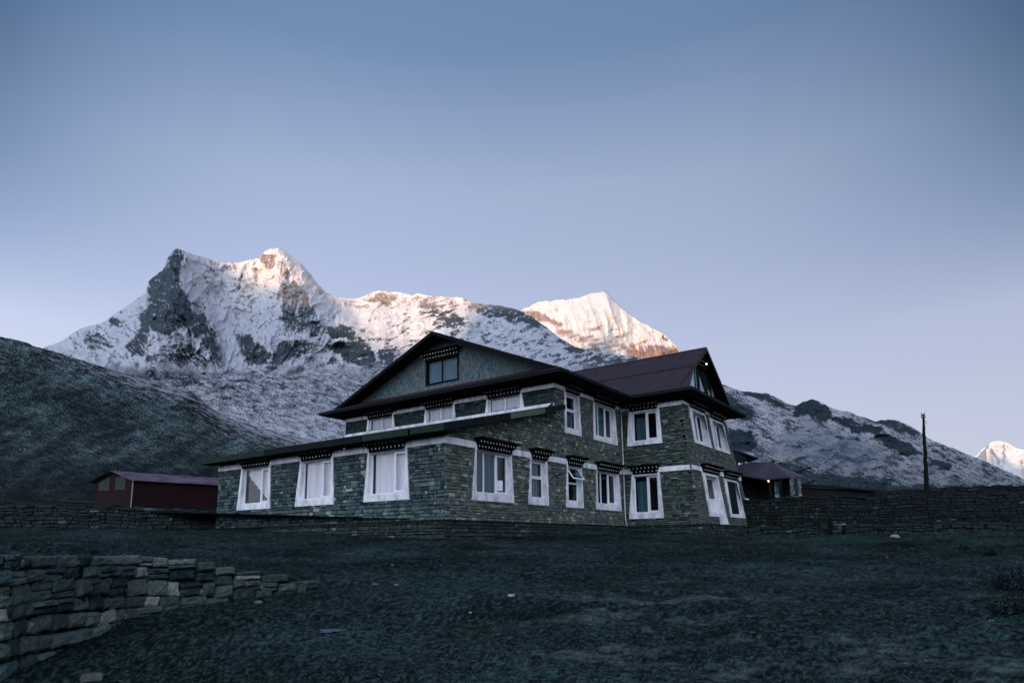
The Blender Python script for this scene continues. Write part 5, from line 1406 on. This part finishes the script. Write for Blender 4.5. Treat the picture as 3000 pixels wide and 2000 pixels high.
hh = np.interp(qs, edge[:, 0], edge[:, 1]); outl = ss(0, 2500, np.maximum(edge[0, 0]-qs, qs-edge[-1, 0]))
hh = hh+outl*260*fbm(qs/2200, qs*0, 4, 7)+14*fbm(qs/120, qs*0+3, 4, 9)
tt = np.linspace(-1, 1, 61)
QQ, TT = np.meshgrid(qs, tt)
Hc = hh[None, :]*(1-np.abs(TT)**1.0)+ (1-np.abs(TT))*np.abs(TT)*380*fbm(QQ/500, TT*4, 5, 19)
Pc = CAM*np.array([1, 1, 0])+s_h*(DC+TT[..., None]*2400)+e_q*(QQ-CAM@e_q*1.0)[..., None]; Pc[..., 2] = Hc
nz = fbm(QQ/160, TT*14, 5, 23); sn = ss(-.25, .2, nz+(Hc-500)/2500)[..., None]
shade_ridge = grid_mesh('mountain', Pc, ROCK*.9*(1-sn)+SNOW*.8*sn, m_mtn); tag(shade_ridge, kind='structure')  # added out of view to shade the valley and lower slopes

# ================================================================== LIGHT
sd = bpy.data.lights.new('sun', 'SUN'); sd.energy = 5.; sd.color = (1., .57, .31); sd.angle = rad(.4)
so = bpy.data.objects.new('sun', sd); COL.objects.link(so)
so.rotation_euler = Vector(tuple(to_sun)).to_track_quat('Z', 'Y').to_euler()
so.location = (0, 0, 60)

wd_ = bpy.data.worlds.new('World'); SC.world = wd_; wd_.use_nodes = True
nt = wd_.node_tree; L = nt.links; bg = nt.nodes['Background']
sky = N(nt, 'ShaderNodeTexSky'); sky.sky_type = 'NISHITA'; sky.sun_disc = False; sky.sun_elevation = SUN_EL
sky.sun_rotation = math.atan2(to_sun[0], to_sun[1]); sky.altitude = 4000; sky.air_density = 1.; sky.dust_density = 1.; sky.ozone_density = 2.
geo = N(nt, 'ShaderNodeTexCoord')
sep = N(nt, 'ShaderNodeSeparateXYZ'); L.new(geo.outputs['Generated'], sep.inputs[0])
# twilight colour by height, graded to the cool tones of the picture
rp = N(nt, 'ShaderNodeValToRGB'); e = rp.color_ramp.elements
stops = [(0., (.66, .675, .80)), (.15, (.60, .63, .78)), (.27, (.51, .565, .74)), (.38, (.425, .49, .69)), (.50, (.355, .43, .61)), (.56, (.275, .355, .535)), (.64, (.165, .258, .43)), (1., (.07, .13, .25))]
e[0].position = stops[0][0]; e[0].color = (*stops[0][1], 1); e[1].position = 1; e[1].color = (*stops[-1][1], 1)
for p_, c_ in stops[1:-1]:
    q = e.new(p_); q.color = (*c_, 1)
L.new(sep.outputs['Z'], rp.inputs[0])
# brighter to the left of the view, darker to the right; and a glow where the sun stands
def dotn(v):
    n = N(nt, 'ShaderNodeVectorMath', operation='DOT_PRODUCT'); L.new(geo.outputs['Generated'], n.inputs[0]); n.inputs[1].default_value = tuple(float(q) for q in v); return n
dl = dotn(-HR); m1 = N(nt, 'ShaderNodeMapRange'); m1.inputs['From Min'].default_value = -.75; m1.inputs['From Max'].default_value = .75; m1.inputs['To Min'].default_value = .84; m1.inputs['To Max'].default_value = 1.17
L.new(dl.outputs['Value'], m1.inputs[0])
sv = N(nt, 'ShaderNodeVectorMath', operation='SCALE'); L.new(rp.outputs[0], sv.inputs[0]); L.new(m1.outputs[0], sv.inputs['Scale'])
ds = dotn(to_sun); m2 = N(nt, 'ShaderNodeMapRange'); m2.inputs['From Min'].default_value = .05; m2.inputs['From Max'].default_value = 1.; m2.inputs['To Min'].default_value = 0; m2.inputs['To Max'].default_value = 1.; L.new(ds.outputs['Value'], m2.inputs[0])
gl = N(nt, 'ShaderNodeVectorMath', operation='SCALE'); gl.inputs[0].default_value = (1.9, 2.0, 2.35); m2.interpolation_type = 'SMOOTHSTEP'; L.new(m2.outputs[0], gl.inputs['Scale'])
ad = N(nt, 'ShaderNodeVectorMath', operation='ADD')
def mth(op, a, b):
    n = N(nt, 'ShaderNodeMath', operation=op)
    for k, v in enumerate((a, b)):
        if isinstance(v, (int, float)): n.inputs[k].default_value = v
        else: L.new(v, n.inputs[k])
    return n.outputs[0]
l4 = mth('POWER', mth('ABSOLUTE', dl.outputs['Value'], 0.), 4.)
fall = mth('MAXIMUM', mth('SUBTRACT', 1., mth('MULTIPLY', mth('MULTIPLY', l4, 22.), mth('MAXIMUM', mth('SUBTRACT', sep.outputs['Z'], .28), 0.))), .3)
cx = N(nt, 'ShaderNodeCombineXYZ'); L.new(mth('POWER', fall, 1.3), cx.inputs[0]); L.new(fall, cx.inputs[1]); L.new(mth('POWER', fall, .8), cx.inputs[2])
sv2 = N(nt, 'ShaderNodeVectorMath', operation='MULTIPLY'); L.new(sv.outputs[0], sv2.inputs[0]); L.new(cx.outputs[0], sv2.inputs[1])
L.new(sv2.outputs[0], ad.inputs[0]); L.new(gl.outputs[0], ad.inputs[1])
ns = N(nt, 'ShaderNodeVectorMath', operation='SCALE'); L.new(sky.outputs[0], ns.inputs[0]); ns.inputs['Scale'].default_value = .015
ad2 = N(nt, 'ShaderNodeVectorMath', operation='ADD'); L.new(ad.outputs[0], ad2.inputs[0]); L.new(ns.outputs[0], ad2.inputs[1])
sc10 = N(nt, 'ShaderNodeVectorMath', operation='SCALE'); L.new(ad2.outputs[0], sc10.inputs[0]); sc10.inputs['Scale'].default_value = 10.
L.new(sc10.outputs[0], bg.inputs['Color']); bg.inputs['Strength'].default_value = .1
SC.cycles.max_bounces = 6; SC.cycles.transparent_max_bounces = 12
SC.cycles.use_denoising = True
